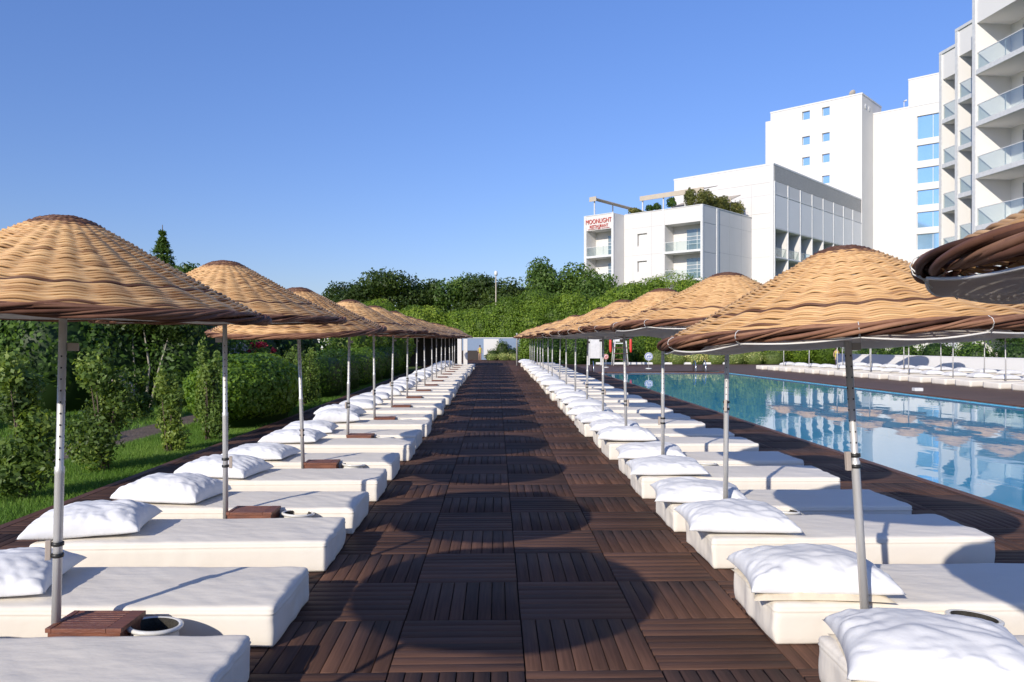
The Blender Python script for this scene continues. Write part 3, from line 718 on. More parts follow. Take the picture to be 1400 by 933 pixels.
def disc_sign(x,y,zc,r_,label,icon):
    s=empty('round_sign',(x,y,0))
    mb=MB(); mb.lathe([(0,0),(.17,0),(.17,.04),(.15,.05),(0,.05)],20); mb.build('base',M['frame'],s)
    mb=MB(); mb.tube([(0,0,.04),(0,0,zc)],.012,8); mb.build('post',M['alu'],s)
    mb=MB(); n=32; vs=[(r_*math.cos(2*math.pi*k/n),-.012,zc+r_*math.sin(2*math.pi*k/n)) for k in range(n)]+[(r_*math.cos(2*math.pi*k/n),.006,zc+r_*math.sin(2*math.pi*k/n)) for k in range(n)]
    mb.add(vs,[tuple(range(n)),tuple(range(2*n-1,n-1,-1))]+[(k,k+n,(k+1)%n+n,(k+1)%n) for k in range(n)]); mb.build('disc',M['frame'],s)
    mb=MB(); q=r_*.84; mb.tube([(q*math.cos(a*math.pi/16),-.018,zc+q*math.sin(a*math.pi/16)) for a in range(33)],.014,6,cap=False); mb.build('printed_ring',M[icon],s)
    mb=MB()
    mb.tube([(-r_*.45,-.018,zc-r_*.2),(-r_*.1,-.018,zc+r_*.25),(r_*.15,-.018,zc-.02),(r_*.5,-.018,zc+r_*.1)],.02,6)
    mb.tube([(-r_*.5,-.018,zc-r_*.45),(-r_*.2,-.018,zc-r_*.35),(0,-.018,zc-r_*.5),(r_*.3,-.018,zc-r_*.38),(r_*.5,-.018,zc-r_*.5)],.014,6)
    mb.lathe([(0,.035),(.035,0),(0,-.035)],10,(r_*.25,-.02,zc+r_*.35)); mb.build('printed_swimmer',M[icon],s)
    tag(s,label,'sign'); return s
disc_sign(8.2,39.8,.67,.22,'round white sign with blue symbol on a stand by the far pool edge','blue')
disc_sign(6.15,41.5,.62,.15,'small round red-marked sign on a stand near the far left pool corner','redfoam')
for (x,y,l) in ((10.2,37.0,'right'),(4.98,36.1,'left')):
    s=empty('pool_ladder',(x,y,0), 0)
    for dx in (-.25,.25):
        mb=MB(); mb.tube([(dx,.35,0),(dx,.33,.35),(dx,.22,.5),(dx,.05,.52),(dx,-.12,.40),(dx,-.16,.1),(dx,-.16,-.9)],.02,8); mb.build('rail',M['steel'],s)
    for z in (-.3,-.6):
        mb=MB(); mb.box(-.25,.25,-.2,-.12,z,z+.03); mb.build('tread',M['steel'],s)
    tag(s,'chrome pool ladder at the far %s corner of the water'%l,'ladder','pool ladders')
mb=MB(); mb.box(-.13,.13,-.09,.09,0,.10); o=mb.build('deck_block',M['frame'],bevel=.01); o.location=(12.95,22.6,.006); tag(o,'small white block on the deck at the right edge of the pool','pool fitting')
mb=MB(); mb.box(0,8.5,0,.25,-.05,.12); o=mb.build('kerb',M['wallpaint']); o.location=(6.4,47.4,0); tag(o,kind='structure')

# ------------------------------------------------------------ hotel buildings
def holed(mb, mp, s0,s1,z0,z1, holes, mi=0):
    xs=sorted({s0,s1,*[h[0] for h in holes],*[h[1] for h in holes]}); zs=sorted({z0,z1,*[h[2] for h in holes],*[h[3] for h in holes]})
    for i in range(len(xs)-1):
        for k in range(len(zs)-1):
            cx=(xs[i]+xs[i+1])/2; cz=(zs[k]+zs[k+1])/2
            if any(h[0]<cx<h[1] and h[2]<cz<h[3] for h in holes): continue
            mb.quad(mp(xs[i],0,zs[k]),mp(xs[i+1],0,zs[k]),mp(xs[i+1],0,zs[k+1]),mp(xs[i],0,zs[k+1]),mi)
def recess(mb, mp, s0,s1,z0,z1,d, mi=0):
    a=[mp(s0,0,z0),mp(s1,0,z0),mp(s1,0,z1),mp(s0,0,z1)]; b=[mp(s0,d,z0),mp(s1,d,z0),mp(s1,d,z1),mp(s0,d,z1)]
    for i in range(4):
        j=(i+1)%4; mb.quad(a[i],b[i],b[j],a[j],mi)
    mb.quad(b[0],b[1],b[2],b[3],mi)
def pbox(mb, mp, s0,s1,t0,t1,z0,z1,mi=0):
    q=[mp(s,t,z) for s in (s0,s1) for t in (t0,t1) for z in (z0,z1)]
    mb.add(q,[(0,1,3,2),(4,6,7,5),(0,4,5,1),(2,3,7,6),(0,2,6,4),(1,5,7,3)],mi)
FRONT=lambda y0:(lambda s,t,z:(s,y0+t,z))         # facade looking to local -Y
SIDE=lambda x0:(lambda s,t,z:(x0-t,s,z))          # side looking to local +X
WEST=lambda x0:(lambda s,t,z:(x0+t,s,z))          # facade looking to local -X
def window(root, mp, s0,s1,z0,z1,d, glass='glass', mull=1, trans=1, name='window', dep=.25):
    """glazed opening: reveal, pane, frame"""
    f=MB(); w_=.06
    for (a,b,c,e) in ((s0,s0+w_,z0,z1),(s1-w_,s1,z0,z1),(s0+w_,s1-w_,z0,z0+w_),(s0+w_,s1-w_,z1-w_,z1)): pbox(f,mp,a,b,d-.06,d-.003,c,e)
    for i in range(1,mull+1):
        c=s0+(s1-s0)*i/(mull+1); pbox(f,mp,c-w_/2,c+w_/2,d-.055,d-.004,z0+w_,z1-w_)
    for i in range(1,trans+1):
        c=z0+(z1-z0)*i/(trans+1); pbox(f,mp,s0+w_,s1-w_,d-.05,d-.005,c-.025,c+.025)
    fo=f.build(name,M['frame'],root)
    g_=MB(); g_.quad(mp(s0,d-.02,z0),mp(s1,d-.02,z0),mp(s1,d-.02,z1),mp(s0,d-.02,z1)); g_.build('pane',M[glass],fo)
    return fo
def railing(root, mp, s0,s1,z0,hgt=1.0,out=-.03,n=1):
    g_=MB(); pbox(g_,mp,s0+.03,s1-.03,out-.012,out,z0-.12,z0+hgt)
    go=g_.build('balcony_railing',M['clear'],root)
    r_=MB(); pbox(r_,mp,s0,s1,out-.03,out+.018,z0+hgt+.002,z0+hgt+.045)
    for i in range(n+1):
        c=s0+.02+(s1-s0-.04)*i/n; pbox(r_,mp,c-.02,c+.02,out+.003,out+.03,z0-.1,z0+hgt)
    r_.build('handrail',M['frame'],go)
def parapet(mb, mp, s0,s1,z,h=.35,w_=.12): pbox(mb,mp,s0,s1,-.03,w_,z,z+h)
UA=math.atan2(-.696,.718)
def building(name,loc,rz,label):
    o=empty(name,(loc[0],loc[1],0),rz); tag(o,label,'building'); return o
# A: restaurant block with roof terrace
A=building('hotel_wing',(22.3,80),UA,'low white hotel block with red lettering and a roof terrace with awnings')
HA=16.15; wb=MB(); F0=FRONT(0); FW=FRONT(-2.2); SA=SIDE(0)
balc=[(8.25,11.15),(11.4,14.4),(5.0,8.0)]
hol=[(-4.65,-.22,a,b) for a,b in balc]; wins=[(-8.3,-7.0,12.3,13.75),(-8.3,-7.0,9.35,10.6),(-8.3,-7.0,6.2,7.5)]
holed(wb,F0,-10.1,0,-.07,HA,hol+wins)
for h in hol: recess(wb,F0,*h,1.9)
for h in wins: recess(wb,F0,*h,.35)
hw=[(-13.95,-10.4,a,b) for a,b in balc]
holed(wb,FW,-14.26,-10.1,-.07,HA,hw)
for h in hw: recess(wb,FW,*h,1.9)
wb.quad((-10.1,-2.2,-.07),(-10.1,0,-.07),(-10.1,0,HA),(-10.1,-2.2,HA))
wb.quad((0,0,-.07),(0,12,-.07),(0,12,HA),(0,0,HA)); wb.quad((-14.26,-2.2,-.07),(-14.26,10,-.07),(-14.26,10,HA),(-14.26,-2.2,HA))
wb.add([(-14.26,-2.2,HA-.5),(-10.1,-2.2,HA-.5),(-10.1,0,HA-.5),(0,0,HA-.5),(0,12,HA-.5),(-14.26,12,HA-.5)],[(0,1,2,3,4,5)])
wb.quad((-14.26,12,-.07),(0,12,-.07),(0,12,HA),(-14.26,12,HA))
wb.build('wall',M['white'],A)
tr=MB()
pbox(tr,F0,-10.0,.05,-.05,-.003,HA-.02,HA+.06); pbox(tr,FW,-14.3,-10.06,-.05,-.003,HA-.02,HA+.06)
pbox(tr,F0,-4.95,-4.72,-.07,-.003,-.07,HA-.03); pbox(tr,F0,-.20,.06,-.07,-.003,-.07,HA-.03)
pbox(tr,SA,3.1,3.5,-.10,-.003,-.07,HA-.03); pbox(tr,SA,-.0,12,-.06,-.003,HA-.02,HA+.06); pbox(tr,SA,.0,.2,-.06,-.003,-.07,HA-.03)
for z0,z1 in ((11.15,11.4),(8.0,8.25)): pbox(tr,F0,-4.71,-.21,-.06,-.003,z0,z1); pbox(tr,FW,-13.98,-10.35,-.06,-.003,z0,z1)
pbox(tr,FW,-14.3,-13.98,-.06,-.003,-.07,HA-.03); pbox(tr,FW,-10.34,-10.05,-.06,-.003,-.07,HA-.03)
tr.build('white_trim',M['frame'],A)
jt=MB()
for z in (14.42,11.28,8.12,5.0): pbox(jt,F0,-10.05,-4.97,-.008,-.002,z,z+.025); pbox(jt,SA,3.52,11.98,-.008,-.002,z,z+.025)
for x in (-8.9,-6.4): pbox(jt,F0,x,x+.025,-.0085,-.0025,-.07,HA-.05)
for y in (6.3,9.2): pbox(jt,SA,y,y+.025,-.0085,-.0025,-.07,HA-.05)
jt.build('panel_joint',M['joint'],A)
gp=MB()
for z0,z1 in ((-.07,11.0),(11.1,14.2),(14.3,HA-.06)): pbox(gp,SA,.22,3.08,-.03,-.004,z0,z1)
gp.build('side_panel',M['greypanel'],A)
for a,b in balc[:2]:
    window(A,F0,-3.0,-.30,a+.05,b-.45,1.9,mull=1,trans=2,name='balcony_door'); railing(A,F0,-4.65,-.22,a,1.0,.06,3)
    window(A,FW,-12.2,-10.5,a+.05,b-.5,1.9,mull=0,trans=2,name='balcony_door'); railing(A,FW,-13.95,-10.4,a,1.0,.06,3)
for h in wins[:2]:
    sm=MB(); pbox(sm,F0,h[0]+.14,h[1]-.03,.2,.33,h[2]+.02,h[3]-.12); sm.build('window_shutter',M['frame'],A)
def text(parent,body,size,loc,rot,m,name='sign_lettering'):
    c=bpy.data.curves.new(name,'FONT'); c.body=body; c.size=size; c.extrude=.02; c.align_x='CENTER'; c.offset=0
    o=bpy.data.objects.new(name,c); COL.objects.link(o); dg=bpy.context.evaluated_depsgraph_get(); dg.update()
    me=bpy.data.meshes.new_from_object(o.evaluated_get(dg)); bpy.data.objects.remove(o); 
    q=bpy.data.objects.new(name,me); COL.objects.link(q); me.materials.clear(); me.materials.append(m)
    q.parent=parent; q.location=loc; q.rotation_euler=rot; return q
cxs=-12.18
t=text(A,'MOONLIGHT',.74,(cxs,-2.27,15.18),(R(90),0,0),M['red']); t.scale=(.84,1,1)
t=text(A,'RESTAURANT',.50,(cxs+.05,-2.27,14.66),(R(90),0,0),M['red']); t.scale=(.86,1,1)
text(A,'BAR',.22,(cxs+.1,-2.27,14.46),(R(90),0,0),M['red'])
ln=MB(); pbox(ln,FW,-13.7,-12.35,-.09,-.07,14.52,14.56); pbox(ln,FW,-11.75,-10.6,-.09,-.07,14.52,14.56); ln.build('sign_rule',M['red'],A)
# B tower
B=building('hotel_tower',(53.9,108.6),UA,'tall plain white tower with small square blue windows and a dish on its roof')
HB=37.8; wb=MB(); Bf=FRONT(0)
zr=[(35.6,36.9),(31.7,33.0),(28.5,29.8),(25.3,26.5),(22,23.2)]
hol=[(-8.84,-7.64,a,b) for a,b in zr]+[(-5.8,-4.65,a,b) for a,b in zr]
holed(wb,Bf,-13.9,0,-.07,HB,hol)
for h in hol: recess(wb,Bf,*h,.35)
wb.quad((0,0,-.07),(0,9,-.07),(0,9,HB),(0,0,HB)); wb.quad((-13.9,0,-.07),(-13.9,9,-.07),(-13.9,9,HB),(-13.9,0,HB)); wb.quad((-13.9,9,-.07),(0,9,-.07),(0,9,HB),(-13.9,9,HB)); wb.quad((-13.9,0,HB-.6),(0,0,HB-.6),(0,9,HB-.6),(-13.9,9,HB-.6))
pbox(wb,FRONT(.6),-15.0,-13.9,0,6,-.07,HB-1.1)
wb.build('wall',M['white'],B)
tr=MB(); pbox(tr,Bf,-13.95,.08,-.06,-.003,HB-.1,HB+.12); pbox(tr,SIDE(0),0,9,-.06,-.003,HB-.1,HB+.12); tr.build('roof_trim',M['frame'],B)
jt=MB()
for z in (33.6,30.4,27.2,24.0,20.8): pbox(jt,Bf,-13.9,-.02,-.008,-.002,z,z+.03)
jt.build('panel_joint',M['white2'],B)
for h in hol: window(B,Bf,*h,.35,glass='blueglass',mull=0,trans=0)
for y in (1.6,3.2):
    vt=MB(); vt.lathe([(0,.05),(.34,.05),(.42,0),(.42,-.02)],16); v_=vt.build('round_vent',M['greypanel'],B); v_.rotation_euler=(0,R(90),0); v_.location=(.02,y,36.2)
ds=empty('satellite_dish',(0,0,0)); ds.scale=(.65,.65,.65); ds.location=Vector((53.9-.718*1.6+.7,108.6+.696*1.6+.7,HB)); 
mb=MB(); mb.lathe([(0,0),(.4,.05),(.7,.17),(.9,.32)],20); d_=mb.build('dish',M['canvas'],ds); d_.location=(0,0,.75); d_.rotation_euler=(R(-55),R(-30),0)
mb=MB(); mb.tube([(0,0,-.6),(0,0,.75)],.06,8); mb.build('mast',M['alu'],ds)
tag(ds,'cream satellite dish on the roof edge of the tall white tower','satellite dish')
# C slab with blue windows
Cb=building('hotel_slab',(57.45,112.3),UA,'white slab building with a column of paired blue windows beside the tower')
HC=35.9; wb=MB(); zc=[(30.9,34.3),(27.7,30.0),(24.4,26.7),(21.2,23.4),(17.9,20.2),(14.7,17.0),(11.4,13.7),(8.1,10.4)]
hol=[(6.05,10.2,a,b) for a,b in zc]
Cf=FRONT(0); holed(wb,Cf,0,16,-.07,HC,hol)
for h in hol: recess(wb,Cf,*h,.3)
wb.quad((0,0,HC),(16,0,HC),(16,12,HC),(0,12,HC)); wb.quad((0,0,-.07),(0,12,-.07),(0,12,HC),(0,0,HC)); wb.quad((16,0,-.07),(16,12,-.07),(16,12,HC),(16,0,HC)); wb.quad((0,12,-.07),(16,12,-.07),(16,12,HC),(0,12,HC))
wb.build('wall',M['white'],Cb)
mb=MB(); mb.box(4.7,16,.8,11,HC+.003,40.1); mb.build('roof_storey',M['white2'],Cb)
mb=MB(); mb.box(4.65,16.05,.74,11.05,40.103,40.3); pbox(mb,Cf,-.05,16.05,-.06,-.003,HC-.1,HC+.1); mb.build('roof_trim',M['frame'],Cb)
for h in hol: window(Cb,Cf,*h,.3,glass='blueglass',mull=1,trans=0)
mb=MB(); mb.tube([(4.2,.4,HC),(4.2,.4,HC+1.1)],.05,8); mb.tube([(4.2,.4,HC+1.1),(4.6,.2,HC+1.15)],.12,8); mb.build('roof_vent',M['frame'],Cb)
# D hall with screen panels
Dd=building('hotel_hall',(32.55,86.76),UA,'wide white building with grey stone roof band and tall screen panels above balconies')
HD=22.2; wb=MB(); Df=FRONT(0); Ds=SIDE(0)
wb.quad((-13.2,0,-.07),(0,0,-.07),(0,0,HD),(-13.2,0,HD)); wb.quad((-13.2,0,-.07),(-13.2,20,-.07),(-13.2,20,HD),(-13.2,0,HD)); wb.quad((-13.2,0,HD-.3),(0,0,HD-.3),(0,30.6,HD-.3),(-13.2,30.6,HD-.3)); wb.quad((-13.2,30.6,-.07),(0,30.6,-.07),(0,30.6,HD),(-13.2,30.6,HD))
hol=[]
for k in range(8):
    for a,b in ((11.4,14.55),(7.95,11.1),(4.5,7.65)): hol.append((.35+k*3.8,.35+k*3.8+3.5,a,b))
holed(wb,Ds,0,30.6,-.07,HD,hol)
for h in hol: recess(wb,Ds,*h,2.2)
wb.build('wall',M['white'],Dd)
jt=MB()
for z in (18.6,14.7,11.3): pbox(jt,Df,-13.1,-.4,-.008,-.002,z,z+.03)
for x in (-10.6,-7.9,-2.7): pbox(jt,Df,x,x+.03,-.0085,-.0025,-.07,20.0)
jt.build('panel_joint',M['joint'],Dd)
mb=MB(); pbox(mb,Ds,.25,30.5,-.05,-.003,20.25,HD-.12); mb.build('stone_band',M['brick'],Dd)
mb=MB(); pbox(mb,Df,-13.1,-.1,-.04,-.003,20.1,HD-.12); mb.build('upper_cladding',M['white2'],Dd)
mb=MB(); pbox(mb,Df,-13.25,.06,-.07,-.003,HD-.1,HD+.1); pbox(mb,Ds,-.05,30.6,-.07,-.003,HD-.1,HD+.1); pbox(mb,Df,-.35,.05,-.06,-.003,-.07,HD-.11)
pbox(mb,Df,-5.2,-5.1,-.04,-.003,-.07,20.0); pbox(mb,Df,-13.1,-.4,-.04,-.003,16.5,16.56)
for k in range(9): pbox(mb,Ds,.22+k*3.8-.08,.22+k*3.8+.08,-.14,-.003,4.4,20.2)
for z in (18.65,14.62,11.2,7.75): pbox(mb,Ds,.32,30.5,-.12,-.003,z,z+.12)
mb.build('white_trim',M['frame'],Dd)
for k in range(8):
    s0=.32+k*3.8; mb=MB(); pbox(mb,Ds,s0,s0+3.58,-.09,-.004,14.78,18.6); mb.build('screen_panel',M['panel'],Dd)
    mb=MB(); pbox(mb,Ds,s0,s0+3.58,-.06,-.004,18.8,20.2); mb.build('upper_panel',M['white2'],Dd)
for h in hol[:]:
    if h[2]>5: railing(Dd,Ds,h[0],h[1],h[2],1.0,.06,2)
for h in hol:
    if h[2]>5: window(Dd,Ds,h[0]+.9,h[1]-.1,h[2]+.05,h[3]-.5,2.2,mull=1,trans=0,name='balcony_door')
ch=MB(); ch.box(-.25,.25,-.25,.25,.40,.44)
for a,b in ((-.23,-.23),(.2,-.23),(-.23,.2),(.2,.2)): ch.box(a,a+.03,b,b+.03,0,.398)
ch.box(-.25,-.21,-.25,.25,.443,.9)
ch.box(-.19,.25,-.25,-.22,.62,.65); ch.box(-.19,.25,.22,.25,.62,.65)
c0=ch.build('balcony_chair',M['frame'])
for q in range(8):
    o=c0 if q==0 else c0.copy()
    if q: COL.objects.link(o)
    k=q//2; lx,ly=-.75,.35+k*3.8+(.9 if q%2==0 else 2.3); cc,ss=math.cos(UA),math.sin(UA)
    o.location=(32.55+lx*cc-ly*ss,86.76+lx*ss+ly*cc,11.41); o.rotation_euler=(0,0,UA+(.4 if q%2 else -.5)+math.pi/2)
    tag(o,'white chair on the balcony row under the tall screen panels','chair','white chairs on the hall balconies')
# E near balcony tower, three staggered bays
ER=R(4.4)
def ebay(loc,y0,y1,top,ztops,label,nb):
    E=building('balcony_block',loc,ER,label); wb=MB(); Wf=WEST(0)
    L_=(y1-y0)/nb; hol=[]
    for b_ in range(nb):
        s0=y0+b_*L_+.12; s1=y0+(b_+1)*L_-.22
        for zt in ztops: hol.append((s0,s1,zt-2.65,zt))
    holed(wb,Wf,y0,y1,-.07,top,hol)
    for h in hol: recess(wb,Wf,*h,2.1)
    wb.quad((0,y0,-.07),(14,y0,-.07),(14,y0,top),(0,y0,top)); wb.quad((0,y1,-.07),(14,y1,-.07),(14,y1,top),(0,y1,top)); wb.quad((0,y0,top-.4),(14,y0,top-.4),(14,y1,top-.4),(0,y1,top-.4)); wb.quad((14,y0,-.07),(14,y1,-.07),(14,y1,top),(14,y0,top))
    wb.build('wall',M['white_lightened'],E)
    tr=MB(); pbox(tr,Wf,y0,y1+.05,-.08,-.003,top-.1,top+.08); pbox(tr,Wf,y1-.20,y1+.04,-.08,-.003,-.07,top-.12)
    for h in hol: pbox(tr,Wf,h[0],h[1],-.06,-.003,h[2]-.28,h[2]-.003)
    tr.build('white_trim',M['frame'],E)
    for h in hol:
        railing(E,Wf,h[0],h[1],h[2],.95,.05,max(1,round((h[1]-h[0])/1.9)))
        window(E,Wf,h[0]+.25,h[1]-.9,h[2]+.04,h[3]-.3,2.1,mull=1,trans=0,name='balcony_door')
    return E
zt=[19.55-2.95*k for k in range(7)]
ebay((27.3,42),-9.0,0,21.3,zt,'tall white balcony block nearest the pool, cut off by the right edge',2)
ebay((28.8,46),-3.6,0,20.9,[z-.35 for z in zt],'middle stepped white balcony block behind the one nearest the pool',1)
ebay((29.6,49),-2.7,0,20.6,[z-.75 for z in zt],'narrow farthest step of the white balcony blocks beside the blue windows',1)

# terrace awnings
def toW(root,p):
    c,s=math.cos(UA),math.sin(UA); l=root.location; return (l.x+p[0]*c-p[1]*s, l.y+p[0]*s+p[1]*c, p[2])
def awning(x0,x1,y0,y1,z0,z1,label,posts):
    o=empty('terrace_awning',toW(A,(x0,y0,HA-.5)),UA); lx=x1-x0; ly=y1-y0; b=HA-.5
    m=MB(); vs=[(0,0,z0-b),(lx,0,z0-b),(lx,ly,z1-b),(0,ly,z1-b)]; m.add(vs+[(a,c,d+.08) for a,c,d in vs],[(0,3,2,1),(4,5,6,7),(0,1,5,4),(1,2,6,5),(2,3,7,6),(3,0,4,7)]); m.build('canvas_roof',M['canvas'],o)
    m=MB(); m.box(-.04,lx+.04,-.08,-.003,z0-b-.30,z0-b+.25); m.build('valance',M['canvas'],o)
    for (a,c) in posts:
        m=MB(); zz=z0+(z1-z0)*c/ly-b; m.box(a-.06,a+.06,c-.06,c+.06,0,zz-.02); m.build('post',M['frame'],o)
    tag(o,label,'awning','awnings on the roof terrace'); return o
awning(-13.6,-12.7,-2.0,9,18.15,17.9,'beige awning on the left end of the roof terrace above the red lettering',((.45,.3),(.45,4),(.45,8)))
awning(-8.8,-.6,1.4,4.6,18.1,18.9,'long beige awning along the front of the roof terrace',((.2,.2),(3.0,.2),(5.8,.2),(8,.2)))
awning(-8.0,-.2,7.0,9.5,17.6,18.5,'shorter beige awning at the back of the roof terrace',((.2,.2),(3.8,.2),(7.6,.2)))

# ------------------------------------------------------------ vegetation
def rdirs(rng,n):
    d=rng.normal(size=(n,3)); return d/np.linalg.norm(d,axis=1)[:,None]
def nz(d,seed,f): 
    r_=np.random.default_rng(seed); out=np.zeros(len(d))
    for k in range(7):
        v=r_.normal(size=3)*f*(1+.5*k); out+=np.sin(d@v+r_.uniform(0,6.3))/(1+.45*k)
    return out/2.4
def leaves(P,Nn,size,rng,asp=.55,tint=None,jit=.55):
    n=len(P); Nn=Nn+rng.normal(size=(n,3))*jit; Nn/=np.linalg.norm(Nn,axis=1)[:,None]
    a=rng.normal(size=(n,3)); t=np.cross(Nn,a); t/=np.linalg.norm(t,axis=1)[:,None]+1e-9; b=np.cross(Nn,t)
    s=size*rng.uniform(.6,1.35,size=(n,1))
    V=np.stack([P-t*s*.5, P+b*s*asp*.5+t*s*.02, P+t*s*.5-Nn*s*.10, P-b*s*asp*.5+t*s*.02],1).reshape(-1,3)
    F=np.arange(4*n).reshape(n,4); T_=np.repeat(np.clip(tint,0,1),4)
    return V,F,T_
def cloud(clumps,n,size,seed,shell=.4,power=2,lump=.16,zmin=-.05,jit=.55,asp=.55,lf=3.0,base=.5):
    """leaf cloud over ellipsoid clumps (cx,cy,cz,rx,ry,rz)"""
    rng=np.random.default_rng(seed); Ps=[];Ns=[];Ts=[]
    w_=np.array([ (c[3]*c[4]*c[5])**(2/3) for c in clumps]); w_/=w_.sum()
    for c,f in zip(clumps,w_):
        m=max(12,int(n*f)); d=rdirs(rng,m)
        dd=d/((np.abs(d)**power).sum(1)**(1/power))[:,None] if power!=2 else d
        q=1-shell*rng.uniform(0,1,m)**1.6+lump*nz(dd,seed+int(abs(c[0])*13+abs(c[1])*7)%997,lf)
        rad=np.array(c[3:6]); P=np.array(c[:3])+dd*rad*q[:,None]; Nn=dd/rad*rad.mean()
        t=base+rng.normal(0,.15,m)+rng.normal()*.15+.22*nz(P,seed+5,.9)
        k=P[:,2]>zmin; Ps.append(P[k]);Ns.append(Nn[k]);Ts.append(t[k])
    return leaves(np.concatenate(Ps),np.concatenate(Ns),size,rng,asp,np.concatenate(Ts),jit)
def stem_mesh(paths,m,parent,name='trunk'):
    mb=MB()
    for pts,r_ in paths: mb.tube(pts,r_,7)
    return mb.build(name,m,parent)
def tree(name,loc,trunk_h,crown,n,size,matk,seed,label,cat='tree',group=None,trunk_r=.18,bark='bark',shell=.55,nclump=14,tr=None,fill=.62):
    rng=random.Random(seed); root=empty(name,loc)
    cx,cy,cz,rx,ry,rz=crown; cl=[]
    for i in range(nclump):
        a=rng.uniform(0,6.28); e=rng.uniform(-.7,1); rr_=rng.uniform(.35,.8)
        s=rng.uniform(.30,.48)
        ce=math.sqrt(max(0,1-e*e*.8))
        cl.append((cx+rx*rr_*ce*math.cos(a),cy+ry*rr_*ce*math.sin(a),cz+rz*e*.62,rx*s,ry*s,rz*s*rng.uniform(.7,1.0)))
    cl.append((cx,cy,cz,rx*.6,ry*.6,rz*.6))
    V,F,T_=cloud(cl,n,size,seed,shell=shell,lump=.22,zmin=.05)
    paths=[([(0,0,-.05),(rng.uniform(-.1,.1),0,trunk_h*.5),(cx*.5,cy*.5,trunk_h),(cx,cy,cz)],[trunk_r*1.2,trunk_r,trunk_r*.8,trunk_r*.35])]
    for c in cl[:8]: paths.append(([(cx*.4,cy*.4,trunk_h*.85),((c[0]+cx*.4)/2,(c[1]+cy*.4)/2,(c[2]+trunk_h)/2+.1),(c[0],c[1],c[2])],[trunk_r*.5,trunk_r*.33,trunk_r*.12]))
    stem_mesh(paths,M[bark],root)
    np_mesh('crown',V,F,M[matk],tint=T_,parent=root)
    tag(root,label,cat,group); return root
def hedge(name,loc,clumps,n,size,matk,seed,label,cat='hedge',group=None,power=2,lump=.12,shell=.3,jit=.55,core=.8,asp=.55,lf=3.0):
    root=empty(name,loc)
    V,F,T_=cloud(clumps,n,size,seed,shell=shell,power=power,lump=lump,zmin=-.06,jit=jit,asp=asp,lf=lf)
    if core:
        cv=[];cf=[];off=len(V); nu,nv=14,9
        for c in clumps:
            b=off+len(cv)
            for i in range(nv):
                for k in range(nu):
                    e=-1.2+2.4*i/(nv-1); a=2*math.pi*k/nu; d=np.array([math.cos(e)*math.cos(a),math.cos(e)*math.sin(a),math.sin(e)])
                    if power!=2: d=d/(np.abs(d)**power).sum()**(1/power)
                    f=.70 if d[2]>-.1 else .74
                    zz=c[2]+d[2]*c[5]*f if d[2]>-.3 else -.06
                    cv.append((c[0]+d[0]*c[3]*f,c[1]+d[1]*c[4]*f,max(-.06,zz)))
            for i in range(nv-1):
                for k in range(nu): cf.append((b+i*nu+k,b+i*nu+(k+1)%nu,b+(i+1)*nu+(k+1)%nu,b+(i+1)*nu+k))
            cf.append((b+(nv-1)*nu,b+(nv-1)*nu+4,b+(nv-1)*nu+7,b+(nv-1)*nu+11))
        V=np.concatenate([V,np.array(cv)]); F=np.concatenate([F,np.array(cf)]); T_=np.concatenate([T_,np.full(len(cv),.12)])  # core blobs close the gaps; their dark tint paints the shade inside
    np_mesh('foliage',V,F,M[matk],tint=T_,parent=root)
    tag(root,label,cat,group); return root
# clipped bush by the deck
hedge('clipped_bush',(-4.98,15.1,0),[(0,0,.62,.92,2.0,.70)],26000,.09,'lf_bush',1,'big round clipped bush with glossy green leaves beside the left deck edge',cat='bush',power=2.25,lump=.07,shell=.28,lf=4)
# rose shrubs along the grass
sh=[((-4.9,7.85),.36,1.45,'nearest to the viewer at the left edge'),((-4.95,9.5),.44,1.5,'second from the viewer'),((-4.8,11.0),.24,1.15,'third and smallest in front of the clipped bush'),((-4.68,12.25),.26,1.55,'right against the clipped bush')]
def shrub(x,y,r_,h_,lab,seed,matk='lf_shrub',n=4200,cat='shrub',size=.062,group='leafy shrubs on the grass strip'):
    rng=random.Random(seed); cl=[]
    for i in range(12):
        z=h_*(.16+.78*i/11); k=r_*(1.0-.52*(i/11)**1.3)*rng.uniform(.75,1.1); a=rng.uniform(0,6.28)
        cl.append((math.cos(a)*r_*.35,math.sin(a)*r_*.35,z,k*.66,k*.66,h_*.14))
    root=empty('leafy_shrub',(x,y,-.06)); V,F,T_=cloud(cl,n,size,seed,shell=.8,lump=.25,zmin=.03,jit=.8,asp=.6)
    np_mesh('foliage',V,F,M[matk],tint=T_,parent=root)
    ps=[]
    for c in cl[2:]: ps.append(([(rng.uniform(-.05,.05),rng.uniform(-.05,.05),-.02),(c[0]*.5,c[1]*.5,c[2]*.5),(c[0],c[1],c[2]+.04)],[.012,.009,.004]))
    stem_mesh(ps,M['bark'],root,'stem'); tag(root,lab,cat,group); return root
for k,((x,y),r_,h_,l) in enumerate(sh): shrub(x,y,r_*1.1,h_,'loose rose shrub on the grass strip, '+l,20+k,n=5600 if k<2 else 3400)
shrub(-4.75,18.6,.5,1.35,'pale green shrub just past the clipped bush',31,n=3500,group='garden shrubs')
shrub(-5.6,20.2,.6,1.4,'second pale green shrub past the clipped bush, farther from the deck',32,n=3500,group='garden shrubs')
bk=[(-7.6,10.9,.42,1.0),(-8.4,13.4,.5,1.25),(-7.5,15.6,.4,1.0),(-9.8,14.6,.6,1.4),(-7.9,18.5,.5,1.3),(-10.8,12.2,.6,1.2),(-7.7,8.8,.4,.9)]
bl=['behind the gap of the two nearest roses','farther back by the dark ivy','beside the pale rock','in front of the pale trunks','near the red flowers','at the left edge against the ivy','close behind the nearest rose']
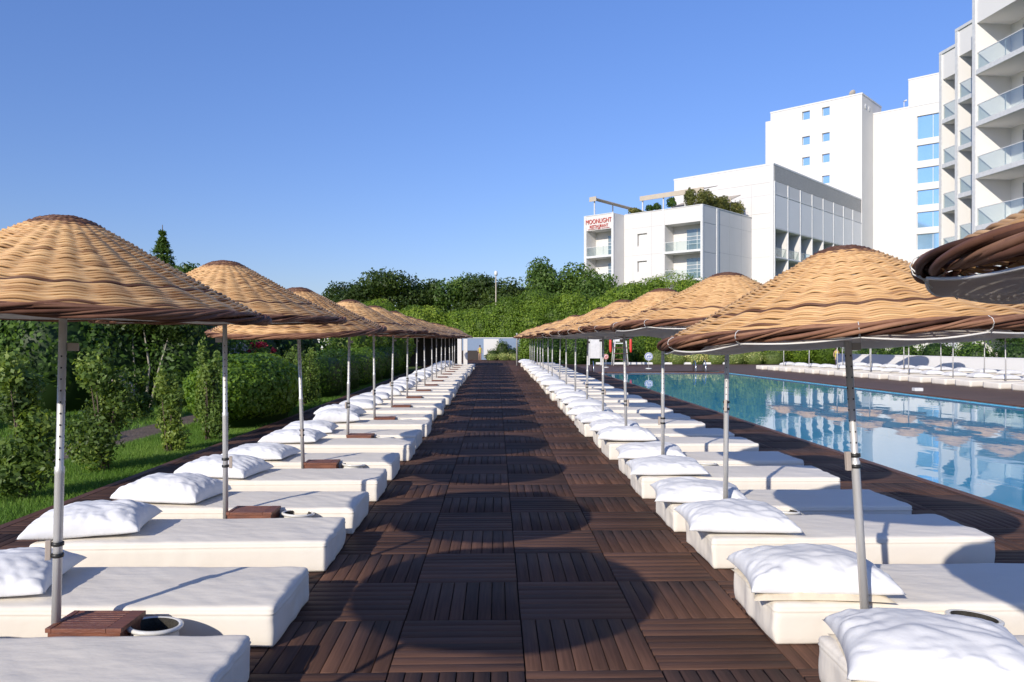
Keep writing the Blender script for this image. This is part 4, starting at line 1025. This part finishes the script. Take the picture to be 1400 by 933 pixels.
for k,(x,y,r_,h_) in enumerate(bk): shrub(x,y,r_,h_,'wild shrub beyond the soil path, '+bl[k],40+k,n=2600,size=.075,group='wild shrubs beyond the soil path')
# dark ivy masses on the left
rng=random.Random(4)
def mass(x0,x1,y0,y1,h0,h1,n,seed,r0=1.1,r1=1.7):
    q=random.Random(seed); c=[]
    for i in range(n):
        f=(i+.5)/n; h_=q.uniform(h0,h1); rr_=q.uniform(r0,r1)
        c.append((x0+(x1-x0)*f+q.uniform(-.5,.5),y0+(y1-y0)*f+q.uniform(-.5,.5),h_*.5,rr_,rr_,h_*.55))
    return c
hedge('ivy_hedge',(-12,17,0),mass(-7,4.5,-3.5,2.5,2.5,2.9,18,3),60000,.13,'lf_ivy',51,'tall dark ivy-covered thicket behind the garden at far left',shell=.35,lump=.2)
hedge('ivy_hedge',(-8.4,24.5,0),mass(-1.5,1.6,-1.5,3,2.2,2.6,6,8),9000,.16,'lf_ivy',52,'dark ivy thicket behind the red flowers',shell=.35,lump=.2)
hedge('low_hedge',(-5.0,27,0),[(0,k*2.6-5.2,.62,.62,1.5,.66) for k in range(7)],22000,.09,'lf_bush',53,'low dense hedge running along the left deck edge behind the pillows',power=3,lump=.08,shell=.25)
hedge('ivy_curtain',(-6.0,29,0),mass(-.2,.9,1,11,2.4,2.9,8,12,.9,1.2),20000,.13,'lf_creep',54,'taller light green creeper hedge behind the low hedge on the left',shell=.3,lump=.15)
# red flowers
rt=hedge('flower_bush',(-6.5,20.4,0),[(0,0,.75,.55,.5,.7),(.4,.1,.6,.4,.4,.55)],3500,.07,'lf_shrub',61,'bush with red flowers behind the clipped bush',cat='bush',shell=.5)
V,F,T_=cloud([(-.25,-.25,1.15,.16,.14,.12),(.12,-.2,1.45,.22,.18,.10),(-.05,-.3,1.22,.14,.12,.14),(.38,-.25,1.12,.16,.14,.12),(-.32,-.2,.95,.12,.12,.10),(.5,-.2,1.3,.08,.08,.08)],1600,.06,62,shell=.9,jit=1)
np_mesh('blossom',V,F,M['petal'],tint=T_,parent=rt)
# rocks, stump, pale trunks
def rock(loc,s,seed,label,name='rock',cat='rock'):
    import bmesh
    bm=bmesh.new(); bmesh.ops.create_icosphere(bm,subdivisions=4,radius=1)
    for v in bm.verts:
        n=v.co.normalized(); f=1+.28*noise.noise(n*1.6+Vector((seed,0,0)))+.12*noise.noise(n*5+Vector((0,seed,0))); v.co=Vector((n.x*s[0],n.y*s[1],n.z*s[2]))*f
    me=bpy.data.meshes.new(name); bm.to_mesh(me); bm.free(); me.materials.append(M['stone'])
    o=bpy.data.objects.new(name,me); COL.objects.link(o); o.location=loc; tag(o,label,cat); return o
rock((-7.6,15.2,.55),(.26,.22,.26),1,'pale rock between the shrubs left of the clipped bush')
rock((-10.6,12.9,.45),(.9,.4,.5),2,'broad low rock at the far left edge of the garden')
rock((-7.4,21.6,.85),(.36,.34,.6),3,'grey-brown stump-like boulder left of the red flowers')
pt_=empty('young_tree',(-8.2,17.6,-.06))
stem_mesh([([(0,0,0),(.1,0,1.0),(-.05,0,2.0)],[.035,.028,.012]),([(.1,0,0),(.3,0,.9),(.55,.1,1.9)],[.03,.024,.01]),([(-.1,0,0),(-.25,0,.9),(-.3,0,1.9)],[.028,.02,.01])],M['palebark'],pt_)
V,F,T_=cloud([(0,0,2.3,.8,.6,.6),(.7,0,2.0,.6,.5,.5),(-.5,0,2.1,.5,.5,.5)],5000,.09,71,shell=.8,lump=.3); np_mesh('crown',V,F,M['lf_tree'],tint=T_,parent=pt_)
tag(pt_,'young tree with three thin pale trunks among the wild shrubs','tree')
# conifer top showing between the two near left umbrellas
cf=empty('conifer',(-10.9,24.6,-.06)); rng2=np.random.default_rng(5); Ps=[];Ns=[];Ts=[]
for lv in range(34):
    z=1.0+4.1*lv/33+rng2.normal()*.05; rad=max(.05,1.9*(1-(lv/33))**.95)*rng2.uniform(.75,1.15); nb=9
    for b_ in range(nb):
        a=b_*2*math.pi/nb+lv*.7; m=90; f=rng2.uniform(0,1,m)
        P=np.stack([np.cos(a)*rad*f,np.sin(a)*rad*f,z-.25*rad*f*f+.12*rad*f],1)+rng2.normal(0,.035,(m,3)); Ps.append(P); Ns.append(np.tile([np.cos(a)*.3,np.sin(a)*.3,1],(m,1))); Ts.append(.45+rng2.normal(0,.18,m))
V,F,T_=leaves(np.concatenate(Ps),np.concatenate(Ns),.10,rng2,.3,np.concatenate(Ts),.6); np_mesh('crown',V,F,M['lf_tree2'],tint=T_,parent=cf)
stem_mesh([([(0,0,0),(0,0,3),(0,0,5.4)],[.12,.07,.01])],M['bark'],cf); tag(cf,'pointed conifer rising behind the two nearest left umbrellas','tree')
tree('broadleaf_tree',(-9.9,23.2,-.06),1.9,(0,0,3.1,1.1,1.0,1.15),6500,.13,'lf_tree2',72,'bright green tree beside the conifer behind the near left umbrellas',trunk_r=.09)
# creeper bank behind the walkway end
def bank(loc,cl,n,seed,label,matk='lf_creep',size=.17):
    n=int(n*2.2); q_=random.Random(seed); ex=[]
    for c in cl:
        for k in range(7):
            a=q_.uniform(math.pi*1.05,math.pi*1.95) if k<5 else q_.uniform(0,6.28); e=q_.uniform(.05,1.2); f=.80
            s_=q_.uniform(.7,1.35)
            ex.append((c[0]+c[3]*f*math.cos(e)*math.cos(a),c[1]+c[4]*f*math.cos(e)*math.sin(a),c[2]+c[5]*f*math.sin(e),s_*1.15,s_,s_*.85))
    cl=list(cl)+ex
    return hedge('creeper_mound',loc,cl,n,size,matk,seed,label,cat='creeper',group='creeper-covered mounds behind the pool garden',shell=.16,lump=.11,jit=.4,lf=5)
bank((-7.5,64,0),[(-4,2,2.0,4.5,3,2.9),(1.0,2,1.9,3.6,3,2.6),(5,2,1.8,3.4,3,2.4)],22000,81,'long low creeper mound left of the walkway end')
bank((2.2,64,0),[(-.5,1,2.3,3.6,3,3.1),(1.6,2,2.6,2.6,3,3.1)],17000,82,'creeper mound straight above the end wall')
bank((9,65,0),[(-2.5,0,2.5,2.6,3,3.3),(.4,-.6,2.3,2.4,2.5,3.0),(2.8,1,2.9,3,3,3.8)],22000,83,'tall creeper mound with hanging vines right of the end wall')
bank((16,67,0),[(0,0,3.2,5,3.5,4.4),(-3.5,0,3,3,3,3.6),(5.5,1,3,4,3,4.3)],24000,84,'highest rounded creeper mound in front of the hotel')
# hanging vines: strings of leaves
vr=np.random.default_rng(6); Ps=[];Ts=[]
for k in range(90):
    x=vr.uniform(-2.6,2.6); y=vr.uniform(-2.6,-2.1)+abs(x)*.12; z=vr.uniform(3.6,5.2)-abs(x)*.25; ln_=vr.uniform(1.2,2.8); m=60
    f=vr.uniform(0,1,m); Ps.append(np.stack([x+.12*np.sin(f*3+k)+vr.normal(0,.05,m),np.full(m,y)-.35*(1-f)*0+vr.normal(0,.06,m)-.3*np.sin(f*1.5),z-ln_*f],1)); Ts.append(.55+vr.normal(0,.15,m)+vr.normal()*.12)
P=np.concatenate(Ps); V,F,T_=leaves(P,np.tile([0,-1,.3],(len(P),1)),.20,vr,.5,np.concatenate(Ts),.5)
hv=empty('hanging_vines',(9.5,64.6,0)); np_mesh('vine_strand_foliage',V,F,M['lf_creep'],tint=T_,parent=hv); hv.children[0]['kind']='stuff'
tag(hv,'curtain of trailing vines hanging over the tall creeper mound','vine')
# trees behind
TD=[((-16.6,86),4.0,5.0,7.6,8.4,'lf_tree','leftmost dark tree of the line behind the creepers'),((-12.3,84),4.2,4.4,8.3,10.0,'lf_tree','tall dark tree second from left behind the creepers'),((-8.2,86),3.6,4.0,7.2,8.8,'lf_tree','dark tree third from left behind the creepers'),((-4.5,85),3.8,4.0,7.2,9.2,'lf_tree2','mid green tree fourth from left behind the creepers'),((-.6,83),4.2,4.2,7.4,9.2,'lf_tree','broad dark grey-green tree left of the lamp'),((3.0,86),3.6,4.2,7.0,8.2,'lf_tree','small dark tree behind the lamp post'),((5.9,82),4.0,4.0,8.2,11.1,'lf_tree2','tall feathery tree just right of the lamp'),((9.6,81),4.0,4.2,7.8,10.6,'lf_tree2','rounded green tree at the right end of the line'),((-20.5,92),3.6,4.0,6.2,7.3,'lf_tree','lowest distant tree at the far left of the line')]
for k,((x,y),rx,ry,cz,top,mk,l) in enumerate(TD):
    rz_=(top-cz)*1.1+1.7
    tree('broadleaf_tree',(x,y,-.06),3.0,(0,0,top-rz_,rx,ry,rz_),11000,.34,mk,90+k,l,group='trees behind the creeper mounds',trunk_r=.25,nclump=22,shell=.6)
tree('broadleaf_tree',(14.6,73,-.06),3.2,(0,0,5.6,2.5,2.2,2.1),9000,.24,'lf_tree2',120,'bright green leafy tree in front of the white hotel wing',trunk_r=.16,nclump=16)
# far right and pool hedges
hedge('shrub_border',(9,49,0),[(k*1.7-5.5,rng.uniform(-.3,.3),.95,1.2,1.1,1.15) for k in range(4)],14000,.13,'lf_ivy',55,'dark shrub border behind the notice board and lifeguard chair',shell=.4,lump=.22)
hedge('shrub_border',(17,49.5,0),[(k*1.8-7.5,rng.uniform(-.3,.3),.9,1.3,1.1,1.1) for k in range(8)],20000,.13,'lf_creep',56,'mid green shrub border behind the far pool edge',shell=.4,lump=.22)
hedge('flowering_border',(15,47.6,0),[(k*1.25-4.6,0,.42,.8,.5,.5) for k in range(7)],9000,.09,'lf_var',57,'low border of pale flowering plants before the green shrubs',shell=.5,lump=.2)
hedge('shrub_border',(23.6,40,0),[(k*.62-1.6,3-k*2.1,.75,.9,1.2,.95) for k in range(8)],16000,.12,'lf_ivy',58,'green shrub border on top of the bank behind the low white wall',shell=.4,lump=.2)
hedge('planter_bush',(.5,57.3,0),[(0,0,.8,.6,.4,.7),(-.7,0,.45,.5,.4,.42),(.75,0,.5,.5,.4,.45)],3500,.10,'lf_tree',59,'dark bush in front of the white panel of the end wall',cat='bush',shell=.7,lump=.3)
hedge('planter_border',(.45,56.8,0),[(-.8,0,.25,.55,.3,.28),(.2,0,.28,.6,.3,.30),(1.0,0,.25,.5,.3,.28)],2500,.09,'lf_var',60,'low pale green plants at the foot of the end wall',cat='plants',shell=.5)
hedge('creeper_fence',(3.2,50,0),[(-1.0,0,.95,.8,.7,1.1),(.4,0,.95,1.1,.7,1.1)],6000,.13,'lf_creep',63,'leafy creeper beside the thin corner post right of the walkway end',cat='creeper')
tree('standard_tree',(26.1,37.5,-.06),1.0,(0,0,1.75,.9,.8,.55),2500,.10,'lf_ivy',121,'small dark bonsai-like tree before the balcony block, left one',trunk_r=.05,nclump=8,group='small ornamental trees by the hotel')
tree('standard_tree',(25.6,35.2,-.06),.9,(0,0,1.6,.8,.8,.55),2500,.10,'lf_ivy',122,'small dark ornamental tree before the balcony block, right one',trunk_r=.05,nclump=8,group='small ornamental trees by the hotel')
# roof terrace plants
def roofplant(x,y,cl,n,label,seed,mk='lf_olive',sz=.22):
    o=empty('terrace_plant',toW(A,(x,y,HA-.5)),UA); V,F,T_=cloud(cl,n,sz,seed,shell=.7,lump=.3,zmin=.0); np_mesh('foliage',V,F,M[mk],tint=T_,parent=o)
    m=MB(); 
    for c in cl: m.box(c[0]-.35,c[0]+.35,c[1]-.3,c[1]+.3,0,.45); m.tube([(c[0],c[1],.4),(c[0],c[1],c[2])],.04,6)
    m.build('planter',M['frame'],o); tag(o,label,'plant','plants on the roof terrace'); return o
roofplant(-.7,1.0,[(0,k*1.25,1.35+.25*math.sin(k*2)-.03*k,.75,.8,.95) for k in range(8)],9000,'row of olive and green shrubs along the right edge of the roof terrace',130)
roofplant(-1.9,.7,[(0,0,1.6,.7,.6,1.0)],1500,'olive green shrub at the front corner of the roof terrace',131)
roofplant(-4.3,.8,[(0,0,1.35,.55,.5,.55)],700,'small rounded dark plant under the long awning, nearer its right end',132,'lf_ivy')
roofplant(-6.2,.8,[(0,0,1.1,.5,.5,.45),(-.9,0,1.0,.5,.5,.4)],900,'pair of dark plants under the middle of the long awning',133,'lf_ivy')
roofplant(-9.4,.8,[(0,0,.95,.6,.5,.45),(.7,0,.8,.5,.5,.35)],900,'low olive plant between the two awnings',134)
# lamp mast
lm=empty('lamp_post',(0,70,0)); 
mb=MB(); mb.tube([(0,0,0),(0,0,7.6)],[.06,.045],8); mb.build('post',M['canvas'],lm)
mb=MB(); mb.lathe([(0,.0),(.14,.02),(.17,.2),(.14,.42),(0,.5)],12,(0,0,7.55)); mb.build('lamp_head',M['frame'],lm); tag(lm,'thin pale lamp post standing among the trees behind the creepers','lamp post')
# grass on the strip
gr=np.random.default_rng(8)
def blades(n,xr,yr,h,wd,hole=None):
    x=gr.uniform(*xr,n); y=gr.uniform(*yr,n)
    if hole: k=(x<hole[0])|(x>hole[1]); x=x[k]; y=y[k]
    n=len(x); a=gr.uniform(0,6.28,n); hh=h*gr.uniform(.5,1.3,n); ln=gr.normal(0,.35,(n,2))*hh[:,None]
    b=np.stack([x,y,np.full(n,-.062)],1); d=np.stack([np.cos(a),np.sin(a),np.zeros(n)],1)*wd
    top=b+np.stack([ln[:,0],ln[:,1],hh],1)
    V=np.stack([b-d,b+d,top],1).reshape(-1,3); t=np.clip(.5+gr.normal(0,.15,n)+.25*np.sin(x*1.7+y*.9)*np.sin(y*1.3),0,1)
    return V,np.repeat(t,3)
parts=[blades(70000,(-5.85,-4.28),(4,14),.055,.004),blades(45000,(-5.9,-4.3),(14,30),.07,.007),blades(45000,(-12,-6.7),(7,24),.09,.008)]
V=np.concatenate([p_[0] for p_ in parts]); T_=np.concatenate([p_[1] for p_ in parts])
o=np_mesh('grass',V,np.arange(len(V)).reshape(-1,3),M['grass'],tint=T_); tag(o,'short mown grass beside the left deck edge','grass',kind='stuff')
